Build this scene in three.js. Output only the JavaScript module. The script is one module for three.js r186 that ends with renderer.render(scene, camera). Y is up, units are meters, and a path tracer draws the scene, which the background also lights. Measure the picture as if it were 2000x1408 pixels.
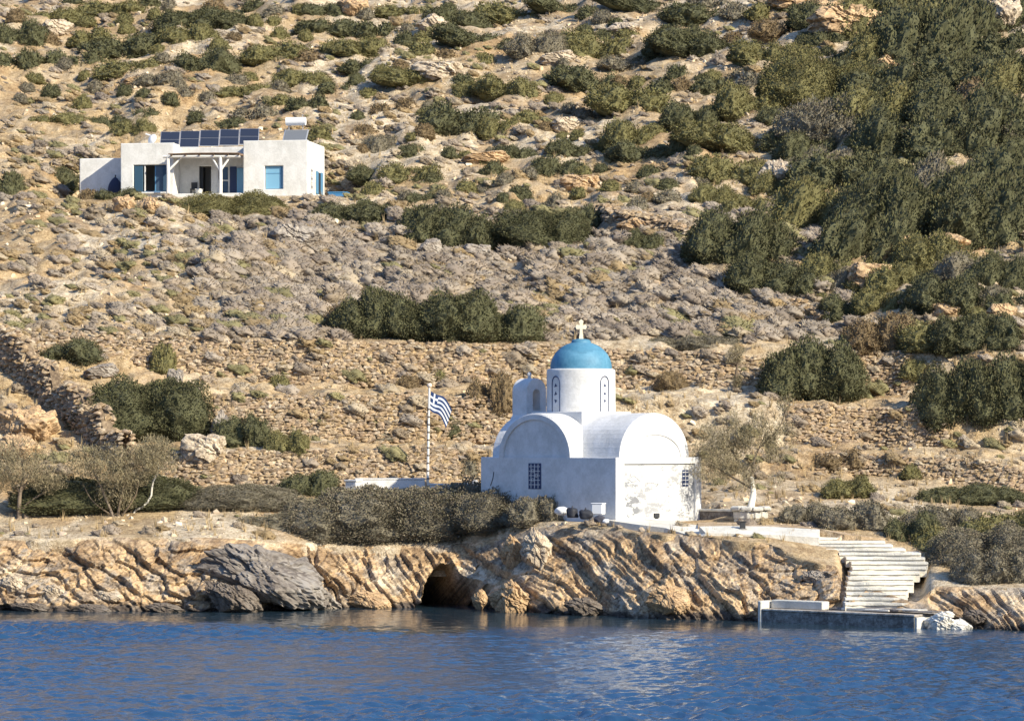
import * as THREE from 'three';
import { mergeGeometries, mergeVertices } from 'three/addons/utils/BufferGeometryUtils.js';
import { RoundedBoxGeometry } from 'three/addons/geometries/RoundedBoxGeometry.js';
import { ConvexGeometry } from 'three/addons/geometries/ConvexGeometry.js';

// ---------------------------------------------------------------- camera, sky, sun, exposure
const scene = new THREE.Scene();
const F = 6750, EYE = 8, HORIZON = 865;              // focal length and horizon row of a 2000 x 1408 frame
const camera = new THREE.PerspectiveCamera(2 * Math.atan(704 / F) * 180 / Math.PI, 2000 / 1408, 1, 4000);
camera.position.set(0, EYE, 0);
camera.lookAt(0, EYE, -100);
camera.setViewOffset(2000, 1408, 0, 704 - HORIZON, 2000, 1408);   // lens shifted up, verticals stay upright

const SUN_AZ = 49 * Math.PI / 180, SUN_EL = 31 * Math.PI / 180;
const sunDir = new THREE.Vector3(Math.sin(SUN_AZ) * Math.cos(SUN_EL), Math.sin(SUN_EL), Math.cos(SUN_AZ) * Math.cos(SUN_EL));
const sun = new THREE.DirectionalLight(new THREE.Color(1.0, 0.91, 0.74), 5.0);
sun.position.copy(sunDir).multiplyScalar(300).add(new THREE.Vector3(0, 10, -200));
sun.target.position.set(0, 10, -200);
sun.castShadow = true;
sun.shadow.mapSize.set(4096, 4096);
Object.assign(sun.shadow.camera, { left: -120, right: 120, top: 120, bottom: -120, near: 10, far: 700 });
scene.add(sun, sun.target);
{
  const w = 512, h = 256, data = new Float32Array(w * h * 4);
  for (let j = 0; j < h; j++) for (let i = 0; i < w; i++) {
    const el = ((j + 0.5) / h - 0.5) * Math.PI, az = ((i + 0.5) / w - 0.5) * 2 * Math.PI;
    const up = Math.max(0, Math.sin(el)), k = (j * w + i) * 4;
    const haze = Math.exp(-up * 5.5);
    const dir = new THREE.Vector3(Math.cos(el) * Math.cos(az), Math.sin(el), Math.cos(el) * Math.sin(az));
    const mie = Math.pow(Math.max(0, dir.dot(sunDir)), 12) * 0.35 + Math.pow(Math.max(0, dir.dot(sunDir)), 2) * 0.06;
    let r = 0.09 + 0.23 * haze + mie, g = 0.19 + 0.31 * haze + mie * 0.93, b = 0.45 + 0.31 * haze + mie * 0.8;
    if (el < 0) { r = 0.05; g = 0.08; b = 0.13; }
    data[k] = r; data[k + 1] = g; data[k + 2] = b; data[k + 3] = 1;
  }
  const sky = new THREE.DataTexture(data, w, h, THREE.RGBAFormat, THREE.FloatType);
  sky.mapping = THREE.EquirectangularReflectionMapping;
  sky.magFilter = THREE.LinearFilter; sky.needsUpdate = true;
  scene.background = sky; scene.environment = sky;
  scene.backgroundIntensity = scene.environmentIntensity = 1;
}
const renderer = new THREE.WebGLRenderer({ antialias: true });
renderer.setSize(1024, 720);
renderer.shadowMap.enabled = true;
renderer.toneMapping = THREE.LinearToneMapping;
renderer.toneMappingExposure = 1.45;

// ---------------------------------------------------------------- helpers
function rng(seed) { let a = seed >>> 0; return () => { a = (a + 0x6D2B79F5) | 0; let t = Math.imul(a ^ (a >>> 15), 1 | a); t = (t + Math.imul(t ^ (t >>> 7), 61 | t)) ^ t; return ((t ^ (t >>> 14)) >>> 0) / 4294967296; }; }
function hash3(x, y, z) { let h = Math.imul(x, 374761393) ^ Math.imul(y, 668265263) ^ Math.imul(z, 2147483647 ^ 0x5bd1e995); h = Math.imul(h ^ (h >>> 13), 1274126177); h ^= h >>> 16; return (h >>> 0) / 4294967296; }
const fade = (t) => t * t * t * (t * (t * 6 - 15) + 10), lerp = (a, b, t) => a + (b - a) * t;
const clamp = (x, a = 0, b = 1) => Math.min(b, Math.max(a, x)), smooth = (a, b, x) => { const t = clamp((x - a) / (b - a)); return t * t * (3 - 2 * t); };
function noise3(x, y, z) {                              // value noise, -1 .. 1
  const xi = Math.floor(x), yi = Math.floor(y), zi = Math.floor(z), u = fade(x - xi), v = fade(y - yi), w = fade(z - zi);
  const c = (a, b, d) => hash3(xi + a, yi + b, zi + d);
  return 2 * lerp(lerp(lerp(c(0, 0, 0), c(1, 0, 0), u), lerp(c(0, 1, 0), c(1, 1, 0), u), v), lerp(lerp(c(0, 0, 1), c(1, 0, 1), u), lerp(c(0, 1, 1), c(1, 1, 1), u), v), w) - 1;
}
function noise2(x, y) {
  const xi = Math.floor(x), yi = Math.floor(y), u = fade(x - xi), v = fade(y - yi);
  return 2 * lerp(lerp(hash3(xi, yi, 7), hash3(xi + 1, yi, 7), u), lerp(hash3(xi, yi + 1, 7), hash3(xi + 1, yi + 1, 7), u), v) - 1;
}
function fbm2(x, y, n = 4) { let s = 0, a = 0.5; for (let i = 0; i < n; i++) { s += a * noise2(x, y); x = x * 2.03 + 17.1; y = y * 2.03 - 9.3; a *= 0.5; } return s; }
function fbm3(x, y, z, n = 4) { let s = 0, a = 0.5; for (let i = 0; i < n; i++) { s += a * noise3(x, y, z); x = x * 2.03 + 5.7; y = y * 2.03 + 1.9; z = z * 2.03 - 3.1; a *= 0.5; } return s; }
const C = (r, g, b) => new THREE.Color().setRGB(r, g, b);
const M = (color, o = {}) => new THREE.MeshStandardMaterial({ color: Array.isArray(color) ? C(...color) : color, roughness: 0.9, ...o });

const taken = {};
function numbered(name) { const n = taken[name] = (taken[name] ?? -1) + 1; return n ? `${name}_${String(n).padStart(3, '0')}` : name; }
function shadows(o) { o.traverse((m) => { if (m.isMesh) { m.castShadow = true; m.receiveShadow = true; } }); }
function tag(o, label, category, group) { o.name = numbered(o.name); o.userData.label = label; o.userData.category = category; if (group) o.userData.group = group; scene.add(o); return o; }
function thing(name, label, category, [x, y, z] = [0, 0, 0], turn = 0, group) { const o = new THREE.Group(); o.name = name; o.position.set(x, y, z); o.rotation.y = turn; return tag(o, label, category, group); }
function part(name, geometry, material, parent, [x, y, z] = [0, 0, 0]) { const m = new THREE.Mesh(geometry, material); m.name = name; m.position.set(x, y, z); parent.add(m); return m; }
function structure(name, geometry, material) { const m = new THREE.Mesh(geometry, material); m.name = numbered(name); m.userData.kind = 'structure'; scene.add(m); return m; }
function box(x0, x1, y0, y1, z0, z1, r = 0) {
  const w = Math.abs(x1 - x0), h = Math.abs(y1 - y0), d = Math.abs(z1 - z0);
  const g = r > 0 ? new RoundedBoxGeometry(w, h, d, 2, Math.min(r, w / 2.1, h / 2.1, d / 2.1)) : new THREE.BoxGeometry(w, h, d);
  g.translate((x0 + x1) / 2, (y0 + y1) / 2, (z0 + z1) / 2); return metricUV(g);
}
function metricUV(g) {                                   // uv in metres, from whichever plane a face looks along
  const p = g.attributes.position, n = g.attributes.normal, uv = new Float32Array(p.count * 2);
  for (let i = 0; i < p.count; i++) {
    const ax = Math.abs(n.getX(i)), ay = Math.abs(n.getY(i)), az = Math.abs(n.getZ(i));
    uv[2 * i] = ax > ay && ax > az ? p.getZ(i) : p.getX(i); uv[2 * i + 1] = ay > ax && ay > az ? p.getZ(i) : p.getY(i);
  }
  g.setAttribute('uv', new THREE.BufferAttribute(uv, 2)); return g;
}
function tube(points, radius, seg = 8, radial = 6) { return new THREE.TubeGeometry(new THREE.CatmullRomCurve3(points.map((p) => new THREE.Vector3(...p))), seg, radius, radial, false); }
function taper(points, r0, r1, seg = 10, radial = 7) {
  const curve = new THREE.CatmullRomCurve3(points.map((p) => new THREE.Vector3(...p))), g = new THREE.TubeGeometry(curve, seg, 1, radial, false), p = g.attributes.position;
  for (let i = 0; i <= seg; i++) { const c = curve.getPointAt(i / seg), r = lerp(r0, r1, i / seg); for (let j = 0; j <= radial; j++) { const k = i * (radial + 1) + j; p.setXYZ(k, c.x + (p.getX(k) - c.x) * r, c.y + (p.getY(k) - c.y) * r, c.z + (p.getZ(k) - c.z) * r); } }
  return g;
}

// ---------------------------------------------------------------- computed textures
function tileNoise(n, cells, seed) {                     // periodic value noise on an n x n grid, 0 .. 1
  const r = rng(seed), lat = new Float32Array(cells * cells).map(() => r()), out = new Float32Array(n * n);
  for (let j = 0; j < n; j++) { const y = j / n * cells, yi = Math.floor(y), v = fade(y - yi), y0 = yi % cells, y1 = (yi + 1) % cells;
    for (let i = 0; i < n; i++) { const x = i / n * cells, xi = Math.floor(x), u = fade(x - xi), x0 = xi % cells, x1 = (xi + 1) % cells;
      out[j * n + i] = lerp(lerp(lat[y0 * cells + x0], lat[y0 * cells + x1], u), lerp(lat[y1 * cells + x0], lat[y1 * cells + x1], u), v); } }
  return out;
}
function layered(n, layers, seed) { const out = new Float32Array(n * n); layers.forEach(([cells, a], k) => { const t = tileNoise(n, cells, seed + k * 31); for (let i = 0; i < out.length; i++) out[i] += a * (t[i] - 0.5); }); return out; }
function toTexture(n, f, srgb, repeat) {
  const d = new Uint8Array(n * n * 4);
  for (let i = 0; i < n * n; i++) { const c = f(i); d[4 * i] = clamp(c[0]) * 255; d[4 * i + 1] = clamp(c[1]) * 255; d[4 * i + 2] = clamp(c[2]) * 255; d[4 * i + 3] = 255; }
  const t = new THREE.DataTexture(d, n, n); t.wrapS = t.wrapT = THREE.RepeatWrapping; t.magFilter = THREE.LinearFilter; t.minFilter = THREE.LinearMipmapLinearFilter; t.generateMipmaps = true;
  if (srgb) t.colorSpace = THREE.SRGBColorSpace; if (repeat) t.repeat.set(repeat, repeat); t.needsUpdate = true; return t;
}
const soilN = layered(1024, [[7, 0.5], [19, 0.5], [61, 0.55], [150, 0.6], [340, 0.5]], 11);
const soilMap = toTexture(1024, (i) => { const v = soilN[i]; return [0.86 + 0.34 * v, 0.84 + 0.38 * v, 0.80 + 0.42 * v]; }, true, 1 / 7);
const soilBump = toTexture(1024, (i) => { const v = 0.5 + 0.45 * soilN[i]; return [v, v, v]; }, false, 1 / 7);
const rockN = layered(1024, [[5, 0.5], [16, 0.6], [50, 0.6], [130, 0.5], [300, 0.4]], 77);
const rockMap = toTexture(1024, (i) => { const v = rockN[i]; return [0.84 + 0.42 * v, 0.82 + 0.44 * v, 0.80 + 0.44 * v]; }, true, 1 / 4);
const rockBump = toTexture(1024, (i) => { const v = 0.5 + 0.45 * rockN[i]; return [v, v, v]; }, false, 1 / 4);
const limeN = layered(512, [[3, 0.5], [9, 0.5], [30, 0.35], [90, 0.3], [200, 0.2]], 5);
const limeMap = toTexture(512, (i) => { const v = limeN[i]; return [0.95 + 0.13 * v, 0.95 + 0.13 * v, 0.945 + 0.14 * v]; }, true, 1 / 3);
const limeBump = toTexture(512, (i) => { const v = 0.5 + 0.5 * limeN[i]; return [v, v, v]; }, false, 1 / 3);
// ---------------------------------------------------------------- the lie of the land
// Profiles of the hillside along thirteen lines of sight: [row, distance] at the cliff edge, bench, feet and tops of the terrace walls, slope, ridge.
const COL = [-700, 0, 200, 400, 660, 900, 1100, 1300, 1480, 1700, 1850, 2000, 2700];
const shoreRow = [1192, 1192, 1194, 1195, 1187, 1189, 1199, 1209, 1213, 1219, 1226, 1231, 1231];
const KNOT = [
  [[1055, 1055, 1050, 1050, 1065, 1062, 1026, 1042, 1058, 1150, 1146, 1148, 1148], [168, 168, 167.5, 167.5, 170.5, 170.5, 165.5, 161.3, 158.5, 154.2, 152.6, 151.6, 151.6]],
  [[1015, 1015, 1012, 1005, 1000, 990, 1005, 1018, 1022, 1048, 1062, 1068, 1068], [173, 173, 173, 173, 174, 174, 170, 167, 165, 161.5, 162, 162, 162]],
  [[950, 955, 960, 950, 945, 945, 940, 950, 930, 925, 945, 960, 960], [180, 178, 178, 178, 179, 180, 181, 181, 180, 180, 178, 176, 176]],
  [[885, 885, 888, 885, 882, 880, 885, 890, 890, 888, 900, 918, 918], [181, 181, 181, 179, 180, 181, 182, 182, 181, 180.8, 178.8, 176.8, 176.8]],
  [[840, 840, 850, 862, 862, 862, 860, 858, 865, 868, 875, 885, 885], [183.8, 183.8, 183.8, 185, 185, 186, 187, 187, 186, 187, 185, 184, 184]],
  [[775, 775, 785, 772, 775, 775, 775, 775, 790, 798, 805, 815, 815], [187.3, 187.3, 187, 186.2, 186.3, 187.3, 188.2, 188.2, 187.2, 188, 186, 185, 185]],
  [[690, 690, 698, 735, 752, 755, 755, 757, 758, 778, 780, 785, 785], [191.4, 191.4, 191.6, 192, 192, 193, 194, 194, 193, 194, 192, 190, 190]],
  [[642, 644, 650, 662, 670, 672, 678, 688, 698, 693, 690, 690, 690], [193.2, 193.2, 193.2, 193.1, 193.2, 194.2, 195.2, 195.2, 194.2, 195.2, 193.2, 191.2, 191.2]],
  [[520, 520, 520, 520, 520, 520, 520, 520, 520, 520, 520, 520, 520], [212, 212, 212, 212, 213, 214, 215, 214, 212, 210, 208, 206, 204]],
  [[385, 385, 385, 385, 385, 385, 385, 385, 385, 385, 385, 385, 385], [240, 240, 240, 240, 239, 237, 235, 232, 228, 224, 221, 219, 216]],
  [[200, 200, 200, 200, 200, 200, 200, 200, 200, 200, 200, 200, 200], [273, 273, 272, 271, 269, 266, 263, 259, 254, 248, 244, 241, 238]],
  [[0, 0, 0, 0, 0, 0, 0, 0, 0, 0, 0, 0, 0], [322, 320, 318, 315, 311, 306, 300, 294, 286, 278, 273, 268, 264]],
  [[-200, -200, -200, -200, -200, -200, -200, -200, -200, -200, -200, -200, -200], [390, 385, 380, 375, 368, 360, 352, 343, 333, 322, 315, 309, 303]],
];
function insertColumn(px, edge) { let i = 0; while (px > COL[i + 1]) i++; const u = (px - COL[i]) / (COL[i + 1] - COL[i]), put = (a) => a.splice(i + 1, 0, lerp(a[i], a[i + 1], u)); for (const [a, b] of KNOT) { put(a); put(b); } put(shoreRow); COL.splice(i + 1, 0, px); if (edge) [KNOT[0][0][i + 1], KNOT[0][1][i + 1]] = edge; }
insertColumn(1632, [1106, 156.0]); insertColumn(1660, [1176, 152.8]); insertColumn(1790, [1176, 152.0]); insertColumn(1830, [1146, 152.8]);
const NK = KNOT.length;
function colAt(px) { let i = 0; while (i < COL.length - 2 && px > COL[i + 1]) i++; const u = clamp((px - COL[i]) / (COL[i + 1] - COL[i])); return [i, u * u * (3 - 2 * u) * 0.5 + u * 0.5]; }
const across = (a, px) => { const [i, u] = colAt(px); return lerp(a[i], a[i + 1], u); };
const heightOf = (py, d) => EYE - (py - HORIZON) * d / F;
function profile(px) { return KNOT.map(([rows, ds]) => { const d = across(ds, px), [i, u] = colAt(px); return [d, lerp(heightOf(rows[i], ds[i]), heightOf(rows[i + 1], ds[i + 1]), u)]; }); }
const shoreD = (px) => EYE * F / (across(shoreRow, px) - HORIZON);

// level places
const CHAPEL = { x: 135 / F * 171, z: -171, y: 4.33 };
const HOUSE = { x: -400 / F * 239.5, z: -239.5, y: 25.0, turn: -9.5 * Math.PI / 180 };
function chapelLocal(x, z) { const dx = x - CHAPEL.x, dz = z - CHAPEL.z, s = Math.SQRT1_2; return [(dx + dz) * s, (dz - dx) * s]; }
function houseLocal(x, z) { const dx = x - HOUSE.x, dz = z - HOUSE.z, c = Math.cos(HOUSE.turn), s = Math.sin(HOUSE.turn); return [dx * c - dz * s, dx * s + dz * c]; }
const inside = (v, a, b, soft) => smooth(a - soft, a, v) * (1 - smooth(b, b + soft, v));
function calm(px, d) { const k = profile(px); return clamp(smooth(k[1][0] + 1, k[2][0] + 6, d), 0.12, 1); }
function rawHeight(px, d) {
  const k = profile(px); let z;
  if (d <= k[0][0]) z = k[0][1]; else if (d >= k[NK - 1][0]) z = k[NK - 1][1] + (d - k[NK - 1][0]) * 0.06;
  else { let i = 0; while (d > k[i + 1][0]) i++; const u = (d - k[i][0]) / (k[i + 1][0] - k[i][0]); z = lerp(k[i][1], k[i + 1][1], u); }
  return z;
}
function ground(x, d) {
  const px = 1000 + F * x / d;
  let y = rawHeight(px, d);
  const k = profile(px), up = smooth(k[7][0] + 1, k[7][0] + 9, d), low = smooth(k[0][0] + 0.5, k[0][0] + 3, d);
  let n = up * (fbm2(x * 0.11 + 3, d * 0.075, 3) * 2.2 + fbm2(x * 0.42 - 8, d * 0.3 + 5, 3) * 0.55) + low * (0.15 + 0.85 * smooth(k[2][0] - 2, k[2][0], d)) * (fbm2(x * 0.6, d * 0.6, 3) * 0.45 + fbm2(x * 2.1 + 9, d * 1.6, 2) * 0.16);
  const [u, v] = chapelLocal(x, -d), [hx, hz] = houseLocal(x, -d);
  const fc = inside(u, -4.4, 6.2, 1.2) * inside(v, -4.2, 3.7, 0.9), fh = inside(hx, -18, 1.6, 2.5) * inside(hz, -7, 1.8, 2.2);
  const stair = inside(px, 1655, 1800, 18) * (1 - smooth(158, 160, d));
  n *= 1 - Math.max(fc, fh, stair * 0.9);
  y = lerp(y, CHAPEL.y - 0.12, fc); y = lerp(y, HOUSE.y + 0.02, fh);
  return y + n - stair * 0.7;
}
function at(px, py, sink = 0) {                           // where a line of sight meets the hillside
  const t = (px - 1000) / F; let d = profile(px)[0][0] + 0.2, prev = d;
  for (; d < 420; d += 0.3) { if (ground(t * d, d) >= heightOf(py, d)) break; prev = d; }
  let a = prev, b = d; for (let i = 0; i < 8; i++) { const m = (a + b) / 2; if (ground(t * m, m) >= heightOf(py, m)) b = m; else a = m; }
  return { x: t * b, y: ground(t * b, b) - sink, z: -b, d: b, m: b / F };   // m: metres per pixel there
}
function onGround(x, z, sink = 0) { return new THREE.Vector3(x, ground(x, -z) - sink, z); }
const pt = (px, py, d) => [(px - 1000) / F * d, heightOf(py, d), -d];

// ---------------------------------------------------------------- hillside
const soilMat = M([1, 1, 1], { vertexColors: true, map: soilMap, bumpMap: soilBump, bumpScale: 0.07, roughness: 0.97 });
function soilColour(x, d, px, py) {
  const n1 = fbm2(x * 0.16 + 40, d * 0.1, 4), n2 = fbm2(x * 0.9, d * 0.6 + 7, 3), n3 = fbm2(x * 0.35 - 20, d * 0.22 + 90, 3);
  const tan = [0.56, 0.42, 0.245], pale = [0.70, 0.595, 0.44], rust = [0.53, 0.36, 0.185], litter = [0.34, 0.28, 0.21];
  let c = [0, 1, 2].map((i) => lerp(tan[i], pale[i], smooth(-0.14, 0.16, n1)));
  c = c.map((v, i) => lerp(v, rust[i], 0.7 * smooth(0.08, 0.35, n3)));
  const dense = inside(px, 480, 1600, 130) * inside(py, 440, 650, 40);
  const l = clamp(Math.max(dense * 0.75, 0.45 * smooth(0.05, 0.3, n2)) + 0.25 * n2 * dense);
  c = c.map((v, i) => lerp(v, litter[i], l));
  const bare = smooth(0.1, 0.02, Math.abs(fbm2(x * 0.07 + 0.05 * d, d * 0.045 - 0.03 * x, 2))) * (1 - dense * 0.7); c = c.map((v, i) => lerp(v, [0.66, 0.54, 0.37][i], 0.55 * bare));   // worn goat trails
  const k = 1 + 0.2 * n2; return c.map((v) => v * k);
}
{
  const cols = [], rows = [3, 12, 14, 9, 16, 10, 22, 10, 46, 60, 70, 62, 24];
  for (let px = -1500; px < -250; px += 60) cols.push(px); for (let px = -250; px < 2250; px += 5) cols.push(px); for (let px = 2250; px <= 3600; px += 60) cols.push(px);
  let ts = []; for (let i = 0; i < NK - 1; i++) for (let j = 0; j < rows[i + 1]; j++) ts.push(i + j / rows[i + 1]); ts.push(NK - 1);
  for (const e of [0.15, 0.4, 1, 2, 4]) ts.push(NK - 1 + e);
  const P = [], colour = [], uv = [], idx = [];
  ts.unshift(-0.6, -0.3);                                 // the turf hangs a little over the cliff edge
  ts.forEach((s) => cols.forEach((px) => {
    const k = profile(px), i = clamp(Math.floor(s), 0, NK - 2);
    if (s < 0) { const lip = 0.25 + 0.5 * noise2(px * 0.03, 5), d = k[0][0] - lip * (s < -0.5 ? 0.6 : 0.8), x = (px - 1000) / F * d, y = ground(x, k[0][0]) - (s < -0.5 ? 1.6 : 0.16 + 0.15 * noise2(px * 0.05, 9)); P.push(x, y, -d); colour.push(...soilColour(x, d, px, 1050)); uv.push(x, d * 0.6 + y); return; }
    const d = s <= NK - 1 ? lerp(k[i][0], k[i + 1][0], s - i) : k[NK - 1][0] + (s - NK + 1) * 120;
    const x = (px - 1000) / F * d, y = ground(x, d);
    P.push(x, y, -d); colour.push(...soilColour(x, d, px, HORIZON - (y - EYE) * F / d)); uv.push(x, d * 0.6 + y);
  }));
  const W = cols.length; for (let j = 0; j < ts.length - 1; j++) for (let i = 0; i < W - 1; i++) { const a = j * W + i; idx.push(a, a + 1, a + W + 1, a, a + W + 1, a + W); }
  const g = new THREE.BufferGeometry(); g.setAttribute('position', new THREE.Float32BufferAttribute(P, 3)); g.setAttribute('color', new THREE.Float32BufferAttribute(colour, 3)); g.setAttribute('uv', new THREE.Float32BufferAttribute(uv, 2)); g.setIndex(idx); g.computeVertexNormals();
  structure('hillside', g, soilMat);
}

// ---------------------------------------------------------------- sea cliff: tilted beds of ochre schist
const cliffMat = M([1, 1, 1], { vertexColors: true, map: rockMap, bumpMap: rockBump, bumpScale: 0.05, roughness: 0.95 });
function cells(p, q, seed) {                              // nearest of scattered cell points: [number, offset along, offset across, distance to the joint]
  const pi = Math.floor(p), qi = Math.floor(q); let f1 = 9, f2 = 9, id = 0, dx = 0, dy = 0;
  for (let i = -1; i <= 1; i++) for (let j = -1; j <= 1; j++) { const a = pi + i, b = qi + j, x = a + 0.1 + 0.8 * hash3(a, b, seed) - p, y = b + 0.1 + 0.8 * hash3(a, b, seed + 9) - q, d = x * x + y * y; if (d < f1) { f2 = f1; f1 = d; id = hash3(a, b, seed + 17); dx = x; dy = y; } else if (d < f2) f2 = d; }
  return [id, dx, dy, Math.sqrt(f2) - Math.sqrt(f1)];
}
function beds(x, y, z) {                                  // broken slabs lying in beds that dip to the right
  const wx = x + 0.3 * fbm3(x * 0.5, y * 0.5, z * 0.5, 3), wy = y + 0.25 * fbm3(x * 0.6 + 9, y * 0.6, z * 0.6, 3);
  const dip = 0.75 + 0.45 * noise2(x * 0.11, 3.3), q = wx * Math.sin(dip) + wy * Math.cos(dip), p = wx * Math.cos(dip) - wy * Math.sin(dip);
  let h = 0.75 * fbm3(x * 0.22, y * 0.25, z * 0.22, 3);
  for (const [lp, lq, a, sd] of [[3.0, 1.3, 0.42, 3], [1.1, 0.5, 0.26, 40], [0.42, 0.18, 0.13, 80], [0.2, 0.1, 0.05, 120]]) { const [id, dx, dy, joint] = cells(p / lp, q / lq, sd); h += a * (1.1 * (id - 0.5) + 0.6 * dy - 0.5 * dx * (id - 0.4)) - a * 0.35 * smooth(0.09, 0, joint); }
  return h + 0.10 * fbm3(x * 2.6, y * 2.6, z * 2.6, 3);
}
function cliffBase(px, v) {                               // v: 0 under water .. 1 cliff edge .. 1.25 tucked under the soil
  const k = profile(px)[0], dw = shoreD(px), gully = 1 + 0.0 * px;
  if (v < 0.2) { const u = v / 0.2; return [dw - 0.3 + 0.3 * u, -1.6 + 1.6 * u]; }
  if (v <= 1) { const u = (v - 0.2) / 0.8; return [lerp(dw, k[0], Math.pow(u, 1.5)), lerp(0, k[1], u)]; }
  const u = (v - 1) / 0.25; return [k[0] + 1.6 * u, k[1] - 0.02 - 0.5 * u];
}
const caveIn = (px, py) => { // a hollow worn in at the waterline, lit only through its mouth
  const e = (cx, w, top, lean) => { const h = (1192 - py) / (1192 - top); const c = cx + lean * h; return h > 1 ? 0 : smooth(1.0, 0.82, Math.abs(px - c) / (w * Math.sqrt(Math.max(0.02, 1 - Math.max(0, h))) + 2)); };
  const j = 1 + 0.25 * noise2(px * 0.09, py * 0.07); return Math.max(e(880, 62 * j, 1100, -10), e(930, 78 * j, 1128, -22));
};
function cliffPoint(px, v) {
  const [d0, y] = cliffBase(px, v), x0 = (px - 1000) / F * d0;
  const amp = smooth(0, 0.16, v) * (1 - 0.92 * smooth(0.82, 1.02, v)) * (1 - inside(px, 1645, 1810, 15) * 0.75);
  let out = amp * (beds(x0, y, -d0) - 0.05);
  const py = HORIZON - (y - EYE) * F / d0; out -= 9 * caveIn(px, py);
  const d = d0 - out * 0.92; return [x0 + 0.22 * out, y + 0.28 * out * smooth(0.15, 0.4, v), -d, py];
}
{
  const cols = [], NV = 150, P = [], colour = [], uv = [], idx = [];
  for (let px = -1500; px < -100; px += 50) cols.push(px); for (let px = -100; px < 2100; px += 2) cols.push(px); for (let px = 2100; px <= 3600; px += 50) cols.push(px);
  for (let j = 0; j <= NV; j++) for (const px of cols) {
    const v = j / NV * 1.25, [x, y, z, py] = cliffPoint(px, v); P.push(x, y, z); uv.push(x * 0.8 + z * 0.3, y);
    const n = fbm3(x * 0.5, y * 0.6, z * 0.5, 4), n2 = fbm3(x * 1.4 + 8, y * 1.4, z, 3);
    const ochre = [0.60, 0.435, 0.255], pale = [0.68, 0.565, 0.41], grey = [0.42, 0.375, 0.31], dark = [0.13, 0.105, 0.085];
    let c = ochre.map((o, i) => lerp(o, pale[i], smooth(0, 0.35, n))); c = c.map((o, i) => lerp(o, grey[i], 0.75 * smooth(0.05, 0.33, n2)));
    c = c.map((o, i) => lerp(o, dark[i], smooth(0.34, 0.1, y + 0.45 * n2 + 0.2 * n)));         // wet, weed-covered rock at the waterline
    colour.push(...c);
  }
  const W = cols.length; for (let j = 0; j < NV; j++) for (let i = 0; i < W - 1; i++) { const a = j * W + i; idx.push(a, a + 1, a + W + 1, a, a + W + 1, a + W); }
  const g = new THREE.BufferGeometry(); g.setAttribute('position', new THREE.Float32BufferAttribute(P, 3)); g.setAttribute('color', new THREE.Float32BufferAttribute(colour, 3)); g.setAttribute('uv', new THREE.Float32BufferAttribute(uv, 2)); g.setIndex(idx); g.computeVertexNormals();
  structure('cliff', g, cliffMat);
}

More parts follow.
